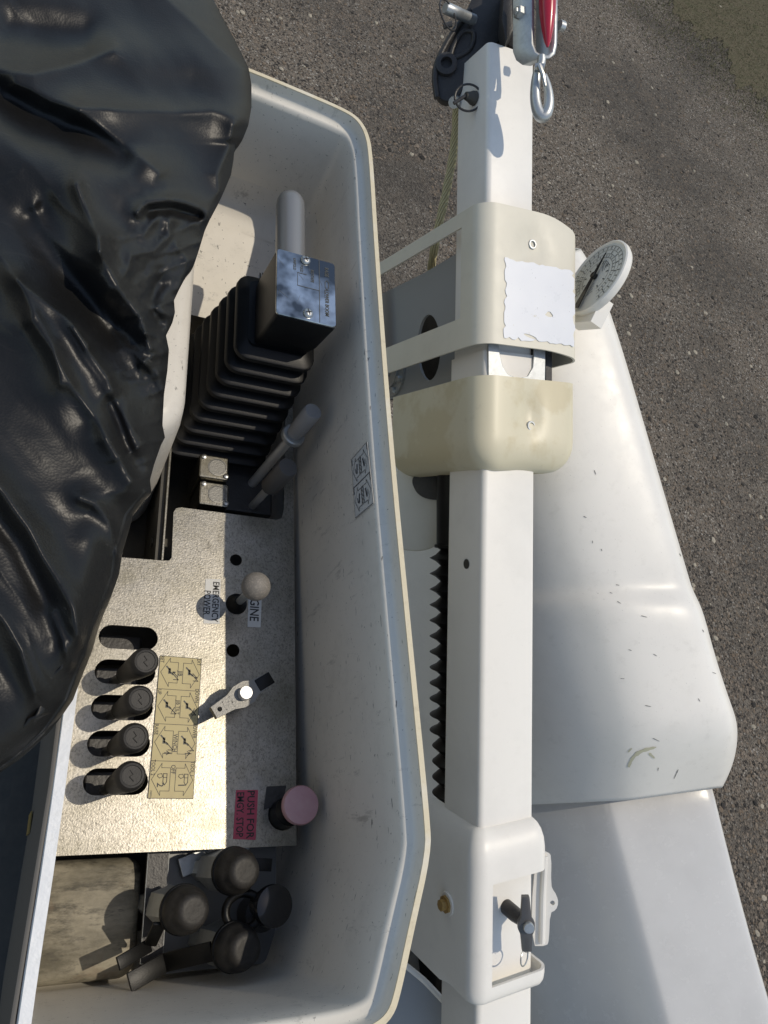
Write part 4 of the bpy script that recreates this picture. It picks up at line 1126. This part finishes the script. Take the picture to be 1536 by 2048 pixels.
# ------------------------------------------------------------------ load dial
dl = thing('load_dial', 'round white dial with black needle and fine rings beside the cream cover', 'dial', D(1190, 650, 1.42))
DD = 1.47
dn = nrm(CX * -.84 + CY * .42 + CZ * .42); du = perp(dn, CX * .42 + CY * .9); dv = np.cross(dn, du)
dc = D(1194, 556, DD); rd_ = .0765
b = MB(); b.lathe(dc, dn, [(rd_ * .80, -.020), (rd_ * .98, -.012), (rd_ * 1.02, -.005), (rd_ * 1.02, .004), (rd_ * .985, .006), (rd_ * .95, .003)], 56, hint=du)
b.box(dc - du * .064 - dn * .022, du * .026, dv * .036, dn * .014)
hs = obj('housing', b, WHITE_HOUSE, dl, smooth=40)
b = MB(); b.lathe(dc, dn, [(rd_ * .955, .0032), (.0003, .0034)], 56, hint=du, cap0=False)
fp = lambda a, r: dc + dn * .0042 + du * r * rd_ * math.cos(a) + dv * r * rd_ * math.sin(a)
for r in (.86, .75, .64, .54, .44): b.line([fp(a, r) for a in np.linspace(-2.5, 2.5, 50)], .0007, dn, 1)
for k in range(26):
    a = -2.4 + 4.8 * k / 25; b.line([fp(a, .78), fp(a, .84)], .0016, dn, 1)
    if k % 2: b.line([fp(a, .66), fp(a, .72)], .0018, dn, 1)
    b.line([fp(a + .05, .56), fp(a + .05, .61)], .0014, dn, 1)
    if k % 3 == 0: b.line([fp(a, .36), fp(a, .41)], .0022, dn, 1)
for k in range(9):
    a = 1.5 + .1 * k; b.line([fp(a, .42), fp(a, .9)], .0006, dn, 1)
for k in range(5): b.line([fp(-.9, .22 + .06 * k), fp(-.25, .30 + .04 * k)], .0009, dn, 1)
for k in range(4): b.line([fp(3.5, .2 + .08 * k), fp(3.1, .3 + .08 * k)], .0009, dn, 1)
obj('dial_face', b, [DIAL, INKG], dl, smooth=0)
a_ = .62
b = MB(); nd = [(-.9, .10), (-.12, .05), (0, .07), (.12, .045), (.62, .004), (.62, -.004), (.12, -.045), (0, -.07), (-.12, -.05), (-.9, -.10)]
na = nrm((D(1213, 518, DD) - D(1192, 546, DD)) - dn * ((D(1213, 518, DD) - D(1192, 546, DD)) @ dn)); nb = np.cross(dn, na)
b.hull([dc + dn * .0085 + (na * x + nb * y) * rd_ for x, y in nd], dn * .002); b.lathe(dc + dn * .004, dn, [(.006, 0), (.006, .009), (.004, .01)], 18)
obj('needle', b, GLOSSBLK, dl)

# ------------------------------------------------------------------ boom on the right
boom = thing('boom', 'wide white boom with scuffed moulded end cover at the right', 'boom', D(1250, 1500, 1.7))
def bs(tl, tr, d, dr=.03, side=.46, drop=0.0, lpx=520, rpx=10):
    """one cross-section: left foot, left ridge (three), right ridge (three), right foot"""
    (x0, y0), (x1, y1) = tl, tr
    mid = lambda t, dd: D(x0 + (x1 - x0) * t, y0 + (y1 - y0) * t, d + dd)
    return [D(x0 - lpx, y0 + 20, d + side), D(x0 - 150, y0 + 6, d + .080), D(x0 - 34, y0, d + .016), mid(.03, .004), mid(.28, 0.0), mid(.70, dr * .5), mid(.955, dr), D(x1 + rpx * .5, y1, d + dr + .03), D(x1 + rpx - 6, y1, d + dr + .14), D(x1 - 40, y1 - 10, d + .36)]
st_ = [((1040, 540), (1158, 498), 1.60), ((1045, 570), (1185, 540), 1.57), ((1060, 650), (1228, 650), 1.55), ((1108, 930), (1308, 930), 1.53), ((1168, 1140), (1370, 1140), 1.522), ((1178, 1176), (1380, 1176), 1.524), ((1190, 1196), (1390, 1196), 1.510), ((1206, 1222), (1403, 1222), 1.496), ((1226, 1310), (1424, 1305), 1.495), ((1254, 1410), (1455, 1400), 1.49), ((1264, 1450), (1470, 1438), 1.488), ((1266, 1490), (1473, 1478), 1.498), ((1258, 1550), (1463, 1532), 1.535), ((1250, 1602), (1441, 1575), 1.575)]
rings = [bs(*s, lpx=(130 if i_ < 2 else 200 if i_ == 2 else 330 if i_ == 3 else 520)) for i_, s in enumerate(st_)]
b = MB(); b.loft(rings, True, False, closed=False)
b.f = [f for f in b.f if len(f) == 4]; b.m = [0] * len(b.f)
bc = obj('end_cover', b, WHITE_BOOM, boom, smooth=180, sub=3)
md = bc.modifiers.new('wall', 'SOLIDIFY'); md.thickness = .005; md.offset = -1
def bt(tl, tr, d): 
    (x0, y0), (x1, y1) = tl, tr
    m_ = lambda t, dd: D(x0 + (x1 - x0) * t, y0 + (y1 - y0) * t, d + dd)
    return [D(x0 - 420, y0 + 8, d + .30), D(x0 - 120, y0, d + .064), D(x0 - 26, y0, d + .013), D(x0 - 7, y0, d + .0045), m_(.015, .001), m_(.06, 0), m_(.5, .012), m_(.94, .03), m_(1, .038), D(x1 + 1, y1, d + .06), D(x1 - 40, y1, d + .36)]
b = MB(); b.loft([bt((1208, 1562), (1415, 1530), 1.66), bt((1214, 1608), (1424, 1570), 1.615), bt((1275, 1830), (1480, 1800), 1.59), bt((1345, 2090), (1560, 2080), 1.545), bt((1420, 2360), (1650, 2360), 1.52)], True, True)
obj('boom_tube', b, WHITE_TUBE, boom, smooth=180, sub=2)
b = MB()
for poly in ([(1256, 1532), (1262, 1515), (1276, 1500), (1292, 1494), (1311, 1492), (1311, 1496), (1292, 1500), (1278, 1508), (1268, 1522), (1260, 1536)], [(1301, 1506), (1309, 1510), (1309, 1516), (1302, 1512)]):
    b.hull([D(x, y, 1.488 + .0012 * (y - 1490) / 4) for x, y in poly], -CZ * .0)
# the scar follows the moulding's skin: dropped on it below
from mathutils.bvhtree import BVHTree
bpy.context.view_layer.update()
dg = bpy.context.evaluated_depsgraph_get()
def bvh_of(o): return BVHTree.FromObject(o, dg), o.matrix_world.copy()
tree, mw = bvh_of(bc); imw = mw.inverted()
def onto(px, py, lift=.0008):
    o_ = imw @ Vector(UP); d_ = (imw.to_3x3() @ Vector(ray(px, py))).normalized(); h = tree.ray_cast(o_, d_)
    if h[0] is None: return None
    return np.array((mw @ (h[0] + h[1] * lift)) - Vector(UP)) if h[1].dot(d_) < 0 else np.array((mw @ (h[0] - h[1] * lift)) - Vector(UP))
def skin_stroke(b, pts, w0, w1):
    """a ragged scuff laid on the cover's skin"""
    pts = smooth_poly([(x, y) for x, y in pts], 2); L_, R__ = [], []
    n_ = len(pts)
    for i, p in enumerate(pts):
        t = pts[min(i + 1, n_ - 1)] - pts[max(i - 1, 0)]; t = t / max(1e-6, np.hypot(*t)); q = np.array([-t[1], t[0]]); w = (w0 + (w1 - w0) * i / (n_ - 1)) * rng.uniform(.6, 1.2) * (math.sin(math.pi * (i + .6) / (n_ + .2)) ** .5)
        a, c = onto(*(p + q * w)), onto(*(p - q * w))
        if a is None or c is None: return
        L_.append(a); R__.append(c)
    V = L_ + R__; b.add(V, [(i, i + 1, n_ + i + 1, n_ + i) for i in range(n_ - 1)])
b = MB(); skin_stroke(b, [(1257, 1534), (1264, 1516), (1280, 1502), (1312, 1494)], 5, 3); skin_stroke(b, [(1298, 1506), (1309, 1516)], 3, 2); skin_stroke(b, [(1256, 1504), (1264, 1496)], 1.5, 1)
if b.v: obj('bare_scar', b, SCAR, bc, smooth=0, weld=False)
b = MB()
for x, y, l, a in [(1224, 1098, 10, 20), (1288, 1233, 14, 15), (1304, 1252, 10, 25), (1238, 1205, 7, 30), (1222, 1186, 6, 20), (1244, 1225, 5, 80), (1176, 1029, 8, 40), (1170, 1034, 6, 30), (1190, 945, 8, 70), (1245, 1357, 11, 5), (1306, 1388, 7, 10), (1294, 1433, 8, 8), (1296, 1412, 9, 12), (1330, 1457, 14, 38), (1358, 1462, 18, 45), (1312, 1479, 10, 25), (1316, 1538, 6, 100), (1290, 1332, 8, 25), (1360, 1110, 6, 60), (1406, 1262, 8, 60), (1428, 1346, 6, 20), (1203, 1100, 4, 70), (1235, 1170, 5, 10), (1398, 1400, 5, 60), (1452, 1452, 12, 30), (1270, 1424, 5, 20), (1352, 1548, 16, 115), (1247, 1246, 5, 70), (1220, 1222, 4, 40), (1185, 1084, 4, 90), (1260, 1300, 5, 20), (1310, 1310, 6, 30)]:
    if (x * 7 + y) % 3 == 0: continue
    l *= rng.uniform(.7, 1.5); t = math.radians(a); skin_stroke(b, [(x - l / 2 * math.cos(t), y - l / 2 * math.sin(t)), (x, y), (x + l / 2 * math.cos(t), y + l / 2 * math.sin(t))], .95, .6)
if b.v: obj('scuff_marks', b, Mat('scuff_grey', (.22, .21, .19), .6).done(), bc, smooth=0, weld=False, kind='stuff')

# ------------------------------------------------------------------ mount housing at the near end of the jib
hsg = thing('jib_housing', 'white moulded housing with an open front and brass plug, around the jib foot', 'housing', jibp(1980, .08, .06))
PH = corner_path(.030, .22, .124, .026, .06, nl=10, nr=12)
ysH = [1652, 1656, 1664, 1676, 1692, 1712, 1735, 1756] + list(np.linspace(1790, 1940, 6)) + [1958, 1970, 1982, 1990, 1994]
open_j = [k for k, (l, r) in enumerate(PH) if (r > .004)]
def shoulder(p, l, r, y, k):
    t = max(0, (1712 - y) / 60.0)
    if t > 0:
        c = near_edge(y) + EL * max(l, .02) + ER * max(.02, min(r, .08)); c[1] = p[1]; sh = 1 - math.sqrt(max(0, 1 - t * t)); d_ = np.linalg.norm(c - p); p = p + (c - p) / max(d_, 1e-6) * min(.032 * sh, d_ * .95)
    t = max(0, (y - 1970) / 24.0)
    if t > 0 and l < .06:
        c = near_edge(y) + EL * max(l, .02) + ER * max(.02, min(r, .08)); c[1] = p[1]; sh = 1 - math.sqrt(max(0, 1 - t * t)); d_ = np.linalg.norm(c - p); p = p + (c - p) / max(d_, 1e-6) * min(.012 * sh, d_ * .95)
    return p
b = sleeve(PH, ysH, hole=lambda j, i: (j in open_j and j + 1 in open_j and ysH[i] >= 1756 and ysH[i + 1] <= 1958), shape=shoulder, thick=.005)
obj('shell', b, WHITE_HOUSE, hsg, smooth=45)
c = jibp(1826, .050, -.030) + NLf * .001
b = MB(); b.lathe(c, NLf, [(.020, -.003), (.019, .0008), (.015, .0012), (.013, .001)], 28, mi=0, cap1=False); b.lathe(c, NLf, [(.0145, .001), (.0145, .005), (.0095, .0052), (.0095, .013), (.008, .014)], 8, mi=1)
obj('brass_plug', b, [WHITE_HOUSE, BRONZE], hsg, smooth=30)
# T-handled locking pin in the opening
tp = thing('locking_pin', 'dark T-handled locking pin with a wire ring in the housing opening', 'locking pin', jibp(1830, 0, .05))
hb0 = jibp(1826, 0.0, .052) + NRt * .004
hp0 = hb0 + NRt * .058 + CY * -.004
hbar0, hbar1 = hp0 + CY * .047 - CX * .006, hp0 - CY * .041 - CX * .004
b = MB(); ax = nrm(hp0 - hb0); b.lathe(hb0 - ax * .01, ax, [(.0125, 0), (.0125, .035), (.0095, np.linalg.norm(hp0 - hb0) - .004), (.0105, np.linalg.norm(hp0 - hb0) + .004)], 28); obj('barrel', b, BLKMETAL, tp)
uu2 = nrm(hbar0 - hbar1); w2 = perp(uu2, CX); n2 = np.cross(uu2, w2)
if n2 @ CZ < 0: n2 = -n2
mid_ = hp0
l0, l1 = (hbar0 - mid_) @ uu2, (hbar1 - mid_) @ uu2
b = MB(); b.prism([(l1, -.0075), (-.014, -.0095), (-.005, -.0135), (.006, -.0135), (.014, -.0085), (l0, -.006), (l0, .006), (.014, .0085), (.006, .0135), (-.005, .0135), (-.014, .0095), (l1, .0075)], mid_ - n2 * .006 + CX * -.003, uu2, w2, n2, .010)
for q in range(8): 
    for s_ in (-1, 1): b.line([mid_ + n2 * .0043 + CX * -.003 + uu2 * (s_ * (.02 + .003 * q)) + w2 * -.003, mid_ + n2 * .0043 + CX * -.003 + uu2 * (s_ * (.02 + .003 * q + .001)) + w2 * .003], .0008, n2)
obj('cross_bar', b, Mat('dark_cast_bar', (.13, .125, .12), .45, metal=.6).done(), tp, bevel=.0008, smooth=30)
b = MB(); b.lathe(mid_ + n2 * .002, n2, [(.0088, 0), (.0088, .007), (.0078, .0085)], 24); obj('pin_head', b, GALV, tp)
b = MB(); b.tube(ring_pts(hp0 - CY * .052 - CX * .006, nrm(CZ * .6 + CX * .8), .0125, hint=CY, ell=1.0), .0012, 8, closed=True); obj('wire_ring', b, STEEL, tp)
# pale flange with an ear beyond the opening
fpl = [(1078, 1702), (1096, 1706), (1103, 1712), (1102, 1770), (1107, 1782), (1114, 1792), (1117, 1806), (1112, 1820), (1100, 1826), (1098, 1880), (1094, 1892), (1062, 1892), (1066, 1760)]
V = [D(x, y, 1.335) for x, y in smooth_poly(fpl, 1, True)]
o0 = V[0]; e1_, e2_ = CX, CY
V2, Fc2 = plate_mesh([[((p - o0) @ e1_, (p - o0) @ e2_) for p in V], circ((D(1105, 1806, 1.335) - o0) @ e1_, (D(1105, 1806, 1.335) - o0) @ e2_, .0042, 14)], .005)
b = MB(); b.add([o0 + e1_ * x + e2_ * y + CZ * z for x, y, z in V2], Fc2); b.tube([D(1090, 1712, 1.332), D(1086, 1790, 1.332), D(1084, 1886, 1.332)], .005, 8)
obj('ear_flange', b, WHITE_JIB, hsg, smooth=35)

# ------------------------------------------------------------------ platform bracket in the bottom corner
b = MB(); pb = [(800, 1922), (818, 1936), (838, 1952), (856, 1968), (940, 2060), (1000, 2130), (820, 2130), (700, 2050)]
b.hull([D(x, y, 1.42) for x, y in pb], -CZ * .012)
pk = thing('platform_bracket', 'grey shaded bracket plate with a white sunlit edge below the tray corner', 'bracket', D(850, 2040, 1.45))
obj('plate', b, Mat('plate_shade_grey', (.30, .31, .32), .4).done(), pk, bevel=.001, smooth=30)  # the plate's shade is put into its grey colour
b = MB(); b.tube(smooth_poly([D(x, y, 1.412) for x, y in pb[:6]], 2), .0055, 10); obj('lit_plate_edge', b, WHITE_JIB, pk, smooth=60)  # white bead stands in for the sunlit thickness of the plate
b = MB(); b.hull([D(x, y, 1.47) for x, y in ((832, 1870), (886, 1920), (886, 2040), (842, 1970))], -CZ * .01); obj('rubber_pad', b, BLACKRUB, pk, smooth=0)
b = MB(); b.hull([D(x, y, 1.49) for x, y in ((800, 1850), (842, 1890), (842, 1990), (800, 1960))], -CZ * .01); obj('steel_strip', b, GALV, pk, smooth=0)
